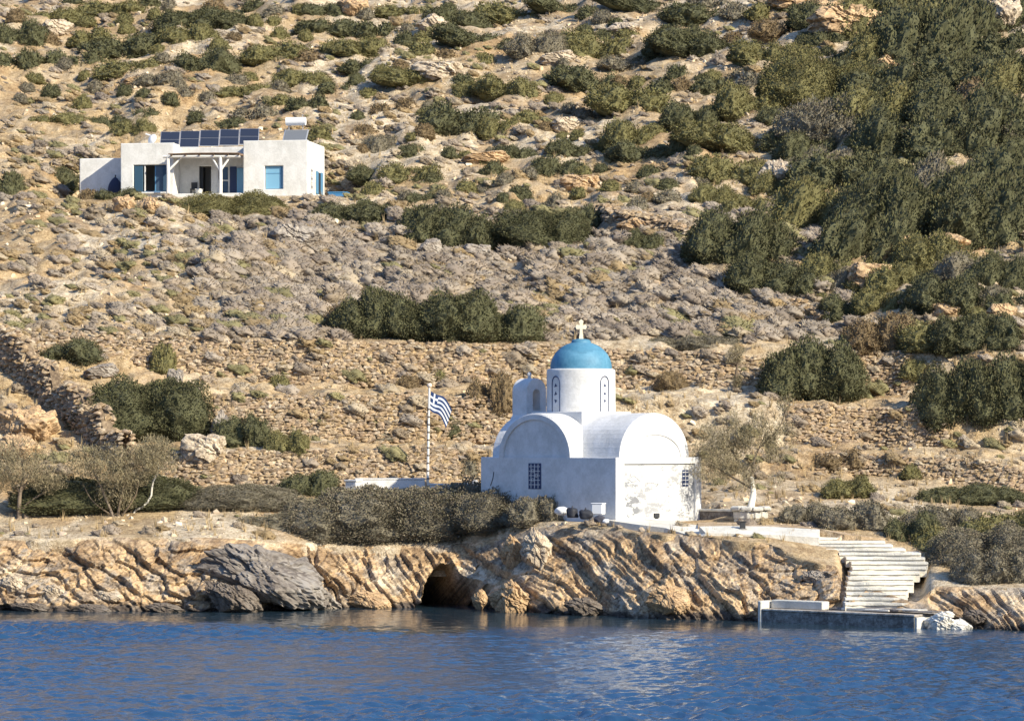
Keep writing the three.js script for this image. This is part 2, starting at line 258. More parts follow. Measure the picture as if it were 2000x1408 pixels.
// ---------------------------------------------------------------- sea
{
  const n = 1024, h = new Float32Array(n * n), r = rng(4), waves = [];
  for (let i = 0; i < 64; i++) { const k = 6 + Math.floor(70 * Math.pow(r(), 1.4)), a = (r() - 0.5) * 2.6 + 1.1; const kx = Math.round(k * Math.cos(a)), ky = Math.round(k * Math.sin(a)); waves.push([kx, ky, r() * 6.283, 1 / Math.pow(Math.hypot(kx, ky) + 4, 1.05)]); }
  const S = new Float32Array(n); for (let i = 0; i < n; i++) S[i] = Math.sin(i / n * 2 * Math.PI);
  for (const [kx, ky, p, a] of waves) { const p0 = Math.floor(p / 6.283 * n); for (let j = 0; j < n; j++) for (let i = 0; i < n; i++) { const s = S[(((kx * i + ky * j + p0) % n) + n) % n]; h[j * n + i] += a * (s + 0.25 * s * s); } }
  let m = 0; for (const v of h) m = Math.max(m, Math.abs(v));
  const rms = Math.sqrt(h.reduce((t, v) => t + v * v, 0) / h.length), step = 9 / n, amp = 0.02 / rms;
  const ripples = toTexture(n, (i) => { const x = i % n, y = Math.floor(i / n), dx = (h[y * n + (x + 1) % n] - h[y * n + (x + n - 1) % n]) * amp / (2 * step), dy = (h[((y + 1) % n) * n + x] - h[((y + n - 1) % n) * n + x]) * amp / (2 * step), l = 1 / Math.hypot(dx, dy, 1); return [0.5 - 0.5 * dx * l, 0.5 - 0.5 * dy * l, 0.5 + 0.5 * l]; }, false, 1 / 9);
  const water = new THREE.MeshPhysicalMaterial({ color: C(0.019, 0.061, 0.132), roughness: 0.15, ior: 1.33, normalMap: ripples, normalScale: new THREE.Vector2(0.3, 0.3) });
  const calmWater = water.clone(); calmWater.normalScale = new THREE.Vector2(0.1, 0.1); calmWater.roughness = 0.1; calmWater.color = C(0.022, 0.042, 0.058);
  const seaY = (x, d) => { const u = 0.8 * x + 0.6 * d, v = 0.8 * d - 0.6 * x; return (0.085 * noise2(u * 1.25, v * 1.25) + 0.06 * noise2(v * 2.6 + 7, u * 2.6) + 0.024 * noise2(u * 5.3, v * 5.3 + 3)) * (0.8 + 0.5 * noise2(x * 0.1, d * 0.06)); };
  const xs = [], ds = [], P = [], uv = [], idx = [];
  for (const x of [-3000, -1200, -500, -200, -90, -50, -32]) xs.push(x); for (let x = -24; x <= 24; x += 0.11) xs.push(x); for (const x of [32, 50, 90, 200, 500, 1200, 3000]) xs.push(x);
  for (const d of [-3000, -800, -200, 0, 50, 80]) ds.push(d); for (let d = 97; d <= 168; d += 0.13) ds.push(d); ds.push(172, 180, 400);
  for (const d of ds) for (const x of xs) { const w = smooth(80, 97, d) * (1 - smooth(24, 32, Math.abs(x))) * (1 - smooth(141, 153, d + 0.3 * x) * 0.86); P.push(x, w > 0 ? w * seaY(x, d) : 0, -d); uv.push(x, d); }
  const W = xs.length, lee = [];                          // under the shore the water lies calmer than outside the wind line
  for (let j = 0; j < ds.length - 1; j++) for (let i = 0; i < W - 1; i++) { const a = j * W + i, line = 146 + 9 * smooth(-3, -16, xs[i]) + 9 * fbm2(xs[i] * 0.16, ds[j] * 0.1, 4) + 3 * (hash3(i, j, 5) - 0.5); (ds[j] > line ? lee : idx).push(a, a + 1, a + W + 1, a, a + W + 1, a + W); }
  const g = new THREE.BufferGeometry(); g.setAttribute('position', new THREE.Float32BufferAttribute(P, 3)); g.setAttribute('uv', new THREE.Float32BufferAttribute(uv, 2)); g.setIndex([...idx, ...lee]); g.computeVertexNormals();
  const stretch = (index) => { const q = new THREE.BufferGeometry(); for (const n of ['position', 'uv', 'normal']) q.setAttribute(n, g.attributes[n]); q.setIndex(index); return q; };
  structure('sea_water', stretch(idx), water); structure('sheltered_water', stretch(lee), calmWater);
}
// ---------------------------------------------------------------- chapel
const lime = M([0.72, 0.715, 0.70], { map: limeMap, bumpMap: limeBump, bumpScale: 0.02 });
const navy = M([0.025, 0.045, 0.11], { roughness: 0.6 }), ironDark = M([0.03, 0.032, 0.035], { roughness: 0.6 });
const creamPaint = M([0.80, 0.72, 0.52], { roughness: 0.6 });
function vaultShape(rx, ry, foot = 0) { const s = new THREE.Shape(); s.moveTo(-rx, -foot); s.lineTo(-rx, 0); for (let i = 1; i < 28; i++) { const a = Math.PI - Math.PI * i / 28; s.lineTo(rx * Math.cos(a), ry * Math.sin(a)); } s.lineTo(rx, 0); s.lineTo(rx, -foot); s.closePath(); return s; }
function archHole(rx, ry) { const p = new THREE.Path(); p.moveTo(-rx, 0.001); for (let i = 1; i < 24; i++) { const a = Math.PI - Math.PI * i / 24; p.lineTo(rx * Math.cos(a), ry * Math.sin(a) + 0.001); } p.lineTo(rx, 0.001); p.closePath(); return p; }
function smoothSides(g) { const h = g.index ? g.toNonIndexed() : g; return h; }
{
  const c = thing('chapel', 'whitewashed domed chapel on the rocks above the landing steps', 'chapel', [CHAPEL.x, CHAPEL.y, CHAPEL.z], -Math.PI / 4);
  const A = 2.46, R = 2.12, H = 2.97;                    // half width and rise of the vaults, height of the walls
  // weathered limewash on the east wall: flaked grey patches low down and two cracks
  const n = 512, w1 = layered(n, [[4, 0.6], [11, 0.6], [34, 0.5], [90, 0.4]], 21), streak = layered(n, [[40, 1], [90, 0.5]], 8);
  const crack = new Uint8Array(n * n);
  const line = (pts) => { for (let s = 0; s < pts.length - 1; s++) for (let t = 0; t <= 1; t += 0.004) { const x = Math.round(lerp(pts[s][0], pts[s + 1][0], t) * n + 2 * Math.sin(t * 17 + s)), y = Math.round(lerp(pts[s][1], pts[s + 1][1], t) * n + 2 * Math.sin(t * 11)); for (let a = -1; a <= 1; a++) for (let b = -1; b <= 1; b++) crack[clamp(y + b, 0, n - 1) * n + clamp(x + a, 0, n - 1)] = 1; } };
  line([[0.1, 0.75], [0.16, 0.79], [0.21, 0.74], [0.25, 0.69]]); line([[0.33, 0.67], [0.42, 0.66], [0.5, 0.64], [0.47, 0.61]]); line([[0.1, 0.72], [0.13, 0.68], [0.2, 0.7]]);
  const flaked = toTexture(n, (i) => {
    const x = (i % n) / n, y = Math.floor(i / n) / n, where = Math.max(inside(x, 0.02, 0.22, 0.07) * inside(y, 0.1, 0.42, 0.1), inside(x, 0.66, 0.95, 0.06) * inside(y, 0.12, 0.5, 0.12), 0.8 * inside(x, 0.04, 0.2, 0.05) * inside(y, 0.62, 0.78, 0.05), 0.55);
    const f = where * smooth(0.06, 0.3, w1[i] + 0.25 * streak[i] * where), k = crack[i] ? 0.55 : 1;
    return [lerp(0.955, 0.62, f) * k, lerp(0.955, 0.63, f) * k, lerp(0.95, 0.65, f) * k];
  }, true);
  const flakedMat = M([0.60, 0.60, 0.59], { map: flaked, bumpMap: limeBump, bumpScale: 0.02 });

  const walls = part('wall', box(-3.8, 5.36, -0.6, H, -2.78, 3.24, 0.05), lime, c);
  part('wall_panel', box(-2.46, 5.46, -0.6, H - 0.004, 3.18, 3.32, 0.03), lime, c);            // south front, a touch proud of the west bay
  // east end: flaked panel between corner pilasters under a plain band
  { const g = new THREE.BoxGeometry(0.06, 2.76, 5.1, 1, 1, 1); g.translate(5.36, 1.28, 0.22); part('wall_panel', g, flakedMat, c); }
  part('pilaster', box(5.3, 5.5, -0.6, H + 0.004, 2.72, 3.325, 0.03), lime, c);
  part('pilaster', box(5.3, 5.5, -0.6, H + 0.004, -2.8, -2.36, 0.03), lime, c);
  part('wall_band', box(5.3, 5.497, 2.66, H, -2.36, 2.72, 0.02), lime, c);
  // vaults over the four arms
  const arm = (depth, turn, name, foot = 0.1) => { const g = new THREE.ExtrudeGeometry(vaultShape(A, R, foot), { depth, bevelEnabled: true, bevelSize: 0.03, bevelThickness: 0.03, bevelSegments: 2, curveSegments: 20 }); g.rotateY(turn); g.translate(0, H, 0); return part(name, metricUV(g), lime, c); };
  arm(4.92, Math.PI / 2, 'vault'); arm(3.2, 0, 'vault'); arm(3.7, -Math.PI / 2, 'vault'); arm(2.7, Math.PI, 'vault');
  // raised band round each gable
  const band = (rx, ry, off, depth) => { const s = vaultShape(A - off, R - off); s.holes.push(archHole(rx, ry)); return new THREE.ExtrudeGeometry(s, { depth, bevelEnabled: true, bevelSize: 0.02, bevelThickness: 0.02, bevelSegments: 1 }); };
  { const g = band(1.84, 1.08, 0.05, 0.03); g.rotateY(Math.PI / 2); g.translate(4.95, H + 0.02, 0); part('arch_band', metricUV(g), lime, c); }
  { const g = band(A - 0.3, R - 0.28, 0.03, 0.06); g.translate(0, H - 0.0, 3.235); part('arch_band', metricUV(g), lime, c); }
  // podium, drum and dome
  part('podium', box(-1.76, 1.76, H + 0.5, 5.2, -1.76, 1.76, 0.04), lime, c);
  const lathe = (pts, seg = 64) => metricUV(new THREE.LatheGeometry(pts.map(([r, y]) => new THREE.Vector2(r, y)), seg));
  const drum = part('drum', lathe([[1.70, 5.1], [1.71, 5.3], [1.705, 6.6], [1.70, 7.22], [1.67, 7.30], [1.60, 7.325], [0, 7.33]]), lime, c);
  const domeN = layered(512, [[4, 0.6], [12, 0.5], [40, 0.35], [120, 0.25]], 61);
  const domeMat = M([0.115, 0.31, 0.44], { roughness: 0.62, map: toTexture(512, (i) => { const v = domeN[i]; return [0.84 + 0.3 * v, 0.88 + 0.18 * v, 0.9 + 0.15 * v]; }, true, 1 / 4), bumpMap: limeBump, bumpScale: 0.015 });
  const dp = []; for (let i = 0; i <= 20; i++) { const a = i / 20 * Math.PI / 2; dp.push([1.53 * Math.pow(Math.cos(a), 0.94) + (i === 20 ? 0.001 : 0), 7.32 + 1.36 * Math.pow(Math.sin(a), 0.96)]); }
  const dome = part('dome', lathe(dp), domeMat, c);
  part('dome_cap', lathe([[0.52, 8.56], [0.47, 8.7], [0.42, 8.78], [0.12, 8.82], [0.001, 8.83]], 24), domeMat, dome);
  { // flared cross
    const s = new THREE.Shape(); const q = [[-0.09, 0], [-0.055, 0.3], [-0.05, 0.5], [-0.22, 0.48], [-0.26, 0.58], [-0.22, 0.68], [-0.05, 0.65], [-0.1, 0.86], [0, 0.95]];
    s.moveTo(...q[0]); q.slice(1).forEach((p) => s.lineTo(...p)); q.slice(0, -1).reverse().forEach(([x, y]) => s.lineTo(-x, y)); s.closePath();
    const g = new THREE.ExtrudeGeometry(s, { depth: 0.08, bevelEnabled: true, bevelSize: 0.02, bevelThickness: 0.02, bevelSegments: 2 }); g.translate(0, 0, -0.04); g.rotateY(Math.PI / 4); g.translate(0, 8.82, 0); part('cross', g, creamPaint, dome);
  }
  // narrow blind windows round the drum: outline, and small pierced triangles
  for (const deg of [3, 93, 183, 273]) {
    const a0 = deg * Math.PI / 180, on = (s, y, r) => { const a = a0 + s / 1.7; return [r * Math.cos(a), y, r * Math.sin(a)]; };
    const outline = [[-0.27, 5.22], [-0.27, 5.9], [-0.27, 6.55]]; for (let i = 1; i < 10; i++) { const a = Math.PI - Math.PI * i / 10; outline.push([0.27 * Math.cos(a), 6.6 + 0.34 * Math.sin(a)]); } outline.push([0.27, 6.55], [0.27, 5.9], [0.27, 5.22]);
    const win = part('blind_window', tube(outline.map(([s, y]) => on(s, y, 1.705)), 0.034, 60, 5), navy, drum);
    for (const [y, k] of [[6.5, 1], [6.1, 1], [5.72, -1]]) { const t = [[-0.1, y - 0.05 * k], [0.1, y - 0.09 * k], [0.0, y + 0.1 * k]]; const P = t.map(([s, yy]) => on(s, yy, 1.715)), Q = t.map(([s, yy]) => on(s, yy, 1.68)); part('pierced_triangle', new ConvexGeometry([...P, ...Q].map((p) => new THREE.Vector3(...p))), navy, drum); }
  }
  // belfry on the west gable: pierced turret with a rounded head
  {
        const bx = -3.35, bz = 0.25, s = new THREE.Shape();
    s.moveTo(-1.05, 4.1); s.lineTo(-1.05, 4.55); s.lineTo(-0.68, 5.05); s.lineTo(-0.68, 6.25); for (let i = 1; i < 12; i++) { const a = Math.PI - Math.PI * i / 12; s.lineTo(0.68 * Math.cos(a), 6.25 + 0.62 * Math.sin(a)); } s.lineTo(0.68, 6.25); s.lineTo(0.68, 5.05); s.lineTo(1.05, 4.55); s.lineTo(1.05, 4.1); s.closePath();
    const hole = new THREE.Path(); hole.moveTo(-0.27, 5.3); hole.lineTo(-0.27, 6.1); for (let i = 1; i < 10; i++) { const a = Math.PI - Math.PI * i / 10; hole.lineTo(0.27 * Math.cos(a), 6.1 + 0.27 * Math.sin(a)); } hole.lineTo(0.27, 6.1); hole.lineTo(0.27, 5.3); hole.closePath(); s.holes.push(hole);
    const g = new THREE.ExtrudeGeometry(s, { depth: 0.95, bevelEnabled: true, bevelSize: 0.03, bevelThickness: 0.03, bevelSegments: 2 }); g.rotateY(Math.PI / 2); g.translate(bx - 0.48, 0, bz);
    const b = part('belfry', metricUV(g), lime, c);
    { const t = lathe([[0.001, 7.24], [0.09, 7.18], [0.11, 7.08], [0.06, 6.99], [0.1, 6.93], [0.12, 6.85]], 12); t.translate(bx, 0, bz); part('finial', t, lime, b); }
    { const t = lathe([[0.2, 5.52], [0.17, 5.62], [0.12, 5.8], [0.08, 5.92], [0.001, 5.95]], 14); t.translate(bx, 0, bz); part('bell', t, M([0.12, 0.09, 0.05], { metalness: 0.6, roughness: 0.5 }), b); }
  }
  // south window with its white scroll grille, east slit window
  { const w = part('window', box(-0.36, 0.5, 1.42, 2.68, 3.3, 3.34), navy, c);
    for (const x of [-0.17, 0.07, 0.31]) part('grille_bar', box(x - 0.018, x + 0.018, 1.46, 2.64, 3.342, 3.36), lime, w);
    for (let i = 0; i < 5; i++) part('grille_bar', box(-0.3, 0.44, 1.62 + i * 0.22, 1.65 + i * 0.22, 3.345, 3.357), lime, w);
    for (const [x, y] of [[-0.05, 1.86], [0.19, 2.08], [-0.05, 2.3]]) part('grille_scroll', new THREE.TorusGeometry(0.085, 0.014, 6, 16).translate(x, y, 3.352), lime, w); }
  { const w = part('window', box(5.385, 5.405, 1.55, 2.35, -1.95, -1.5), navy, c);
    for (let i = 0; i < 4; i++) part('grille_bar', box(5.4, 5.415, 1.65 + i * 0.19, 1.69 + i * 0.19, -1.93, -1.52), lime, w);
    part('grille_bar', box(5.4, 5.418, 1.57, 2.33, -1.74, -1.71), lime, w); }
  { // crack in the west bay of the south front
    const g = tube([[-3.1, 1.55, 3.245], [-2.98, 1.8, 3.245], [-2.93, 1.92, 3.245], [-2.86, 2.25, 3.245]], 0.025, 10, 4); part('wall_crack', g, ironDark, c); }
}
{ const p = onGround(...(() => { const q = chapelLocal; return [CHAPEL.x + (6.0 - 1.0) * Math.SQRT1_2, CHAPEL.z + (6.0 + 1.0) * Math.SQRT1_2]; })());
  const f = thing('floodlight', 'small black floodlight on the ground before the flaked east wall', 'floodlight', [p.x, CHAPEL.y + 0.02, p.z], Math.PI / 4);
  part('housing', box(-0.17, 0.17, 0.05, 0.27, -0.06, 0.06, 0.03), ironDark, f); part('bracket', box(-0.05, 0.05, 0, 0.1, -0.1, 0.1, 0.02), ironDark, f); }

// ---------------------------------------------------------------- whitewashed terrace, steps and quay
const whiteStone = M([0.72, 0.69, 0.61], { map: limeMap, bumpMap: rockBump, bumpScale: 0.04 });
function slab(points, drop, jitter = 0) {                 // a paving slab whose corners each have their own height
  const v2 = points.map(([x, y, z]) => new THREE.Vector2(x, -z)); if (THREE.ShapeUtils.area(v2) < 0) { v2.reverse(); points = points.slice().reverse(); }
  const tri = THREE.ShapeUtils.triangulateShape(v2, []), P = [], n = points.length;
  for (const t of tri) for (const i of t) P.push(...points[i]);
  for (let i = 0; i < n; i++) { const a = points[i], b = points[(i + 1) % n], a2 = [a[0], a[1] - drop, a[2]], b2 = [b[0], b[1] - drop, b[2]]; P.push(...a, ...a2, ...b2, ...a, ...b2, ...b); }
  const g = new THREE.BufferGeometry(); g.setAttribute('position', new THREE.Float32BufferAttribute(P, 3)); g.computeVertexNormals(); return metricUV(g);
}
{
  const t = thing('terrace', 'whitewashed terrace edge running from the chapel to the steps', 'terrace');
  part('kerb', slab([pt(1120, 1002, 168), pt(1150, 1008, 165.5), pt(1200, 1018, 163.6), pt(1250, 1025, 162.6), pt(1300, 1031, 161.8), pt(1335, 1042, 161), pt(1362, 1050, 160.4), pt(1378, 1044, 160.4), pt(1366, 1030, 163), pt(1362, 1014, 170), pt(1200, 1004, 172)], 0.75), whiteStone, t);
  part('kerb', slab([pt(1366, 1028, 161.4), pt(1378, 1040, 160.6), pt(1440, 1043, 160.4), pt(1520, 1045, 160.2), pt(1600, 1050, 159.9), pt(1602, 1034, 161.6), pt(1500, 1028, 162.3), pt(1420, 1027, 162.4)], 0.5), whiteStone, t);
  part('paving', slab([pt(1364, 1027, 162.5), pt(1500, 1027.5, 162.4), pt(1602, 1033, 161.7), pt(1650, 1044, 161), pt(1730, 1052, 161.2), pt(1700, 1040, 164), pt(1580, 1022, 166), pt(1500, 1015, 168), pt(1364, 1012, 171)], 0.4), M([0.62, 0.48, 0.33], { map: soilMap, bumpMap: soilBump, bumpScale: 0.03 }), t);
}
{
  const s = thing('staircase', 'broad whitewashed stone steps climbing from the quay to the chapel terrace', 'staircase');
  const rows = [[1178, 1652, 1776], [1168, 1652, 1774], [1158, 1654, 1772], [1148, 1654, 1776], [1138, 1656, 1786], [1128, 1658, 1786], [1118, 1662, 1798], [1108, 1666, 1812], [1098, 1664, 1814], [1089, 1654, 1808], [1080, 1640, 1800], [1072, 1614, 1770], [1064, 1580, 1745], [1057, 1545, 1730], [1050, 1505, 1660]], r = rng(12);
  const worn = M([0.72, 0.67, 0.57], { map: limeMap, bumpMap: rockBump, bumpScale: 0.03 });
  rows.forEach(([py, l, rr], i) => {
    const d = 152.2 + i * 0.62, n = 9, front = [], back = [], riser = [];
    for (let k = 0; k <= n; k++) { const px = lerp(l, rr, k / n), j = (r() - 0.5), f = pt(px, py + 1.0 * j, d + 0.06 * j + 0.22 * Math.sin(k * 0.5 + i * 0.7)); front.push(f); riser.push([f[0], f[1] - 0.11, f[2] - 0.04 - 0.06 * r()]); const q = pt(px, py, d); back.push([q[0], q[1] + 0.03, q[2] - 1.3]); }
    back.reverse(); const g = slab([...front, ...back], 0.1), st = part('step', g, whiteStone, s);
    part('riser', slab([...riser, ...back.map(([x, y, z]) => [x, y - 0.12, z])], 0.34), worn, st);
  });
}
{
  const a = [490 / F * 154.3, 154.3], b = [787 / F * 148.8, 148.8], L = Math.hypot(b[0] - a[0], b[1] - a[1]), ang = Math.atan2(a[1] - b[1], b[0] - a[0]);
  const q = thing('quay', 'low concrete quay with a dark waterline front below the white steps', 'quay', [a[0], 0, -a[1]], -ang);
  const conc = M([0.30, 0.31, 0.30], { map: rockMap, bumpMap: rockBump, bumpScale: 0.02 });
  part('quay_wall', box(0, L, -1.4, 0.5, -2.6, 0, 0.04), conc, q);
  part('deck', box(-0.03, L + 0.03, 0.502, 0.60, -2.63, 0.04, 0.03), M([0.60, 0.56, 0.49], { map: rockMap, bumpMap: rockBump, bumpScale: 0.02 }), q);
  part('end_wall', box(L + 0.003, L + 0.12, -0.9, 0.5, -2.4, -0.03, 0.03), whiteStone, q);
  part('parapet', box(0.05, 2.9, 0.602, 0.98, -1.1, -0.55, 0.05), whiteStone, q);
  part('end_wall', box(-0.24, -0.04, -0.9, 0.95, -0.8, 0.06, 0.06), whiteStone, q);
  const slabMat = M([0.30, 0.28, 0.26], { map: rockMap, bumpMap: rockBump, bumpScale: 0.03 });
  const r = rng(3); for (let i = 0; i < 7; i++) { const x = 3.0 + i * 0.72; part('paving_slab', box(x, x + 0.9 + r() * 0.6, 0.604 + 0.012 * i, 0.70 + 0.08 * r(), -1.9 + r() * 0.5, -0.9 + r() * 0.4, 0.04), i % 2 ? whiteStone : slabMat, q); }
}
// ---------------------------------------------------------------- house on the slope
{
  const plaster = M([0.76, 0.745, 0.70], { map: limeMap, bumpMap: limeBump, bumpScale: 0.02 }), blue = M([0.10, 0.25, 0.40], { roughness: 0.55 }), blueLight = M([0.20, 0.42, 0.58], { roughness: 0.55 });
  const room = M([0.5, 0.47, 0.43]), glass = new THREE.MeshPhysicalMaterial({ color: C(0.05, 0.08, 0.12), roughness: 0.06, metalness: 0, ior: 1.5 }), wood = M([0.72, 0.70, 0.65]), twig = M([0.22, 0.15, 0.10]);
  const h = thing('house', 'flat roofed white house with blue shutters alone on the hillside', 'house', [HOUSE.x, HOUSE.y, HOUSE.z], HOUSE.turn);
  const T = 3.95, X = (px) => -13.4 + (px - 240) * 13.4 / 360, Y = (py) => (389 - py) * 0.0361;
  // a wall pierced by its openings: [x0, x1, y0, y1]
  const pierced = (x0, x1, y0, y1, holes, z, thick = 0.35) => { const sh = new THREE.Shape([[x0, y0], [x1, y0], [x1, y1], [x0, y1]].map((q) => new THREE.Vector2(...q))); for (const [a, b, e, f] of holes) sh.holes.push(new THREE.Path([[a, e], [b, e], [b, f], [a, f]].map((q) => new THREE.Vector2(...q)))); const g = new THREE.ExtrudeGeometry(sh, { depth: thick - 0.1, bevelEnabled: true, bevelSize: 0.05, bevelThickness: 0.05, bevelOffset: -0.05, bevelSegments: 2 }); g.translate(0, 0, z - thick + 0.05); return part('wall', metricUV(g), plaster, h); };
  const wallPart = (x0, x1, y0, y1, z0, z1, r = 0.06) => part('wall', box(x0, x1, y0, y1, z0, z1, r), plaster, h);
  const B = -1.7;
  pierced(X(240), X(343), -0.9, T, [[X(265), X(333), 0.5, 2.42]], 0); wallPart(X(240) + 0.002, X(240) + 0.35, -0.9, T - 0.01, -5.4, -0.3); wallPart(X(343) - 0.3, X(343) - 0.002, -0.9, T - 0.01, B, -0.3);
  pierced(X(341), X(479), -0.9, T - 0.2, [[X(380), X(403), 0.3, 2.42], [X(417), X(436), 0.5, 2.36]], B);
  pierced(X(477), X(600), -0.9, T + 0.06, [[X(518), X(553), 0.62, 2.24]], 0.002); wallPart(-0.35, -0.002, -0.9, T + 0.05, -5.5, -0.3, 0.09); wallPart(X(477) + 0.002, X(477) + 0.3, -0.9, T + 0.05, B, -0.3);
  wallPart(X(240) + 0.01, -0.01, -0.9, T - 0.02, -5.52, -5.2);
  part('roof_slab', box(X(240) + 0.2, -0.2, 3.2, 3.5, -5.3, B - 0.1), plaster, h); part('roof_slab', box(X(240) + 0.2, X(343) - 0.2, 3.2, 3.496, B - 0.1, -0.2), plaster, h); part('roof_slab', box(X(477) + 0.2, -0.2, 3.2, 3.496, B - 0.1, -0.2), plaster, h);
  part('floor', box(X(240) + 0.2, -0.2, -0.9, 0.29, -5.3, -1.9), room, h); part('inner_wall', box(X(240) + 0.2, -0.4, 0.3, 3.2, -4.2, -4.0), room, h);
  { const f = part('sliding_door', box(X(267), X(333), 0.52, 0.6, -0.34, -0.2), blue, h);
    part('door_leaf', box(X(266), X(283), 0.6, 2.36, -0.12, -0.05, 0.02), M([0.035, 0.085, 0.13], { roughness: 0.5 }), f); part('door_leaf', box(X(285), X(287.5), 0.6, 2.4, -0.2, -0.12, 0.01), plaster, f); part('door_leaf', box(X(305), X(307), 0.6, 2.4, -0.3, -0.22), blue, f);
    part('pane', box(X(307), X(322), 0.62, 2.38, -0.28, -0.25), glass, f); part('door_leaf', box(X(322), X(332), 0.6, 2.38, -0.1, -0.04, 0.02), M([0.03, 0.07, 0.12]), f);
    part('sill', box(X(262), X(335), 0.4, 0.52, 0.0, 0.16, 0.02), plaster, f); }
  { const d = part('door', box(X(380), X(382), 0.3, 2.42, B - 0.3, B - 0.1), ironDark, h); part('door_leaf', box(X(382), X(386), 0.3, 2.38, B - 0.9, B - 0.2), ironDark, d); }
  { const w = part('window', box(X(417), X(436), 1.36, 1.44, B - 0.2, B - 0.05), plaster, h); part('pane', box(X(418), X(435), 1.46, 2.34, B - 0.16, B - 0.12), glass, w); part('pane', box(X(425), X(435), 0.56, 1.34, B - 0.16, B - 0.12), glass, w); part('frame', box(X(417), X(425), 0.5, 1.34, B - 0.18, B - 0.05), plaster, w); }
  { const d = part('door', box(X(440), X(453), 0.3, 2.35, B + 0.003, B + 0.05), navy, h); part('shutter', box(X(454), X(468), 0.35, 2.25, B + 0.06, B + 0.12, 0.02), blueLight, d); }
  part('porch_floor', box(X(336), X(478), -0.9, 0.32, B, 0.9, 0.05), plaster, h);
  { const w = part('window', box(X(518.2), X(552.8), 0.625, 2.235, -0.34, -0.26), blue, h); part('shutter', box(X(519), X(548.5), 0.66, 2.2, -0.258, -0.2, 0.02), blueLight, w); part('shutter', box(X(549), X(552.5), 0.66, 2.2, -0.258, -0.18, 0.01), blue, w); part('frame', box(X(519), X(552), 1.7, 1.75, -0.198, -0.185), blue, w); }
  { const w = part('window', box(0.004, 0.03, 0.5, 2.0, -4.0, -3.2), ironDark, h); part('shutter', box(0.02, 0.08, 0.45, 2.05, -4.6, -4.02, 0.02), blue, w); part('shutter', box(0.02, 0.08, 0.45, 2.05, -3.18, -2.6, 0.02), blue, w); }
  { const w = part('window', box(0.004, 0.02, 0.7, 2.1, -1.5, -1.05), M([0.45, 0.44, 0.42]), h); for (let i = 0; i < 7; i++) part('louvre', box(0.02, 0.05, 0.78 + i * 0.19, 0.88 + i * 0.19, -1.46, -1.09), i % 3 ? plaster : M([0.2, 0.2, 0.22]), w); }
  part('plinth', box(X(480), 0.5, -1.6, -0.05, -5.2, 0.16, 0.1), M([0.36, 0.31, 0.25], { map: rockMap, bumpMap: rockBump, bumpScale: 0.1 }), h);
  // annex wall set back on the left
  part('annex_wall', box(X(142), X(241), -0.9, 3.12, -2.6, -2.2, 0.08), plaster, h); part('annex_wall', box(X(142), X(149), -0.9, 3.12, -5.2, -2.59, 0.08), plaster, h);
  // pergola: posts, beams, forked branches and a patchy cane roof
  const post = (px, z) => part('pergola_post', taper([[X(px), -0.6, z], [X(px) + 0.03, 1.4, z], [X(px), 2.85, z]], 0.14, 0.12, 6, 8), wood, h);
  post(337, 0.75); post(438, 0.75);
  part('pergola_beam', taper([[X(328), 2.92, 0.75], [X(400), 2.9, 0.8], [X(476), 2.86, 0.72]], 0.1, 0.09, 8, 8), wood, h);
  for (const [a, b] of [[337, 362], [438, 420], [438, 456]]) part('pergola_brace', taper([[X(a), 1.9, 0.75], [X(b), 2.85, 0.6]], 0.09, 0.07, 4, 7), wood, h);
  for (const px of [345, 372, 399, 426, 453, 474]) part('pergola_rafter', taper([[X(px), 2.98, 1.0], [X(px) + 0.1, 3.02, -0.4], [X(px) - 0.05, 3.05, B]], 0.06, 0.05, 6, 6), twig, h);
  const r = rng(5); for (let i = 0; i < 32; i++) { const z = B + 0.1 + i * 0.08; part('cane', taper([[X(338 + r() * 6), 3.08 + 0.02 * r(), z], [X(405), 3.1 + 0.02 * r(), z + 0.04], [X(470 + r() * 8), 3.07 + 0.02 * r(), z]], 0.04, 0.036, 3, 5), twig, h); }
  // things on the roof and beside the house
  const place = (x, y, z) => h.localToWorld(new THREE.Vector3(x, y, z)).toArray(); h.updateMatrixWorld(true);
  const frameM = M([0.55, 0.55, 0.55], { metalness: 0.6, roughness: 0.45 }), cell = new THREE.MeshPhysicalMaterial({ color: C(0.022, 0.026, 0.04), roughness: 0.35, clearcoat: 0.3 });
  { const s = thing('solar_array', 'row of five dark solar panels tilted on the white roof', 'solar array', place(X(300), T - 0.15, -2.1), 0.03), tilt = new THREE.Matrix4().makeRotationX(-0.85);
    const tilted = (g, x) => g.applyMatrix4(tilt).translate(x, 0.3 * x / 7, 0);
    for (let i = 0; i < 5; i++) { const x = i * 1.4, f = part('panel_frame', tilted(box(0, 1.37, 0, 1.9, -0.05, 0, 0.01), x), frameM, s); part('cells', tilted(box(0.04, 1.33, 0.04, 0.93, 0.002, 0.012), x), cell, f); part('cells', tilted(box(0.04, 1.33, 0.97, 1.86, 0.002, 0.012), x), cell, f); part('strut', tube([[x + 0.7, -0.4, -1.35], [x + 0.7, 1.2, -1.35]], 0.03, 2, 5), frameM, s); } }
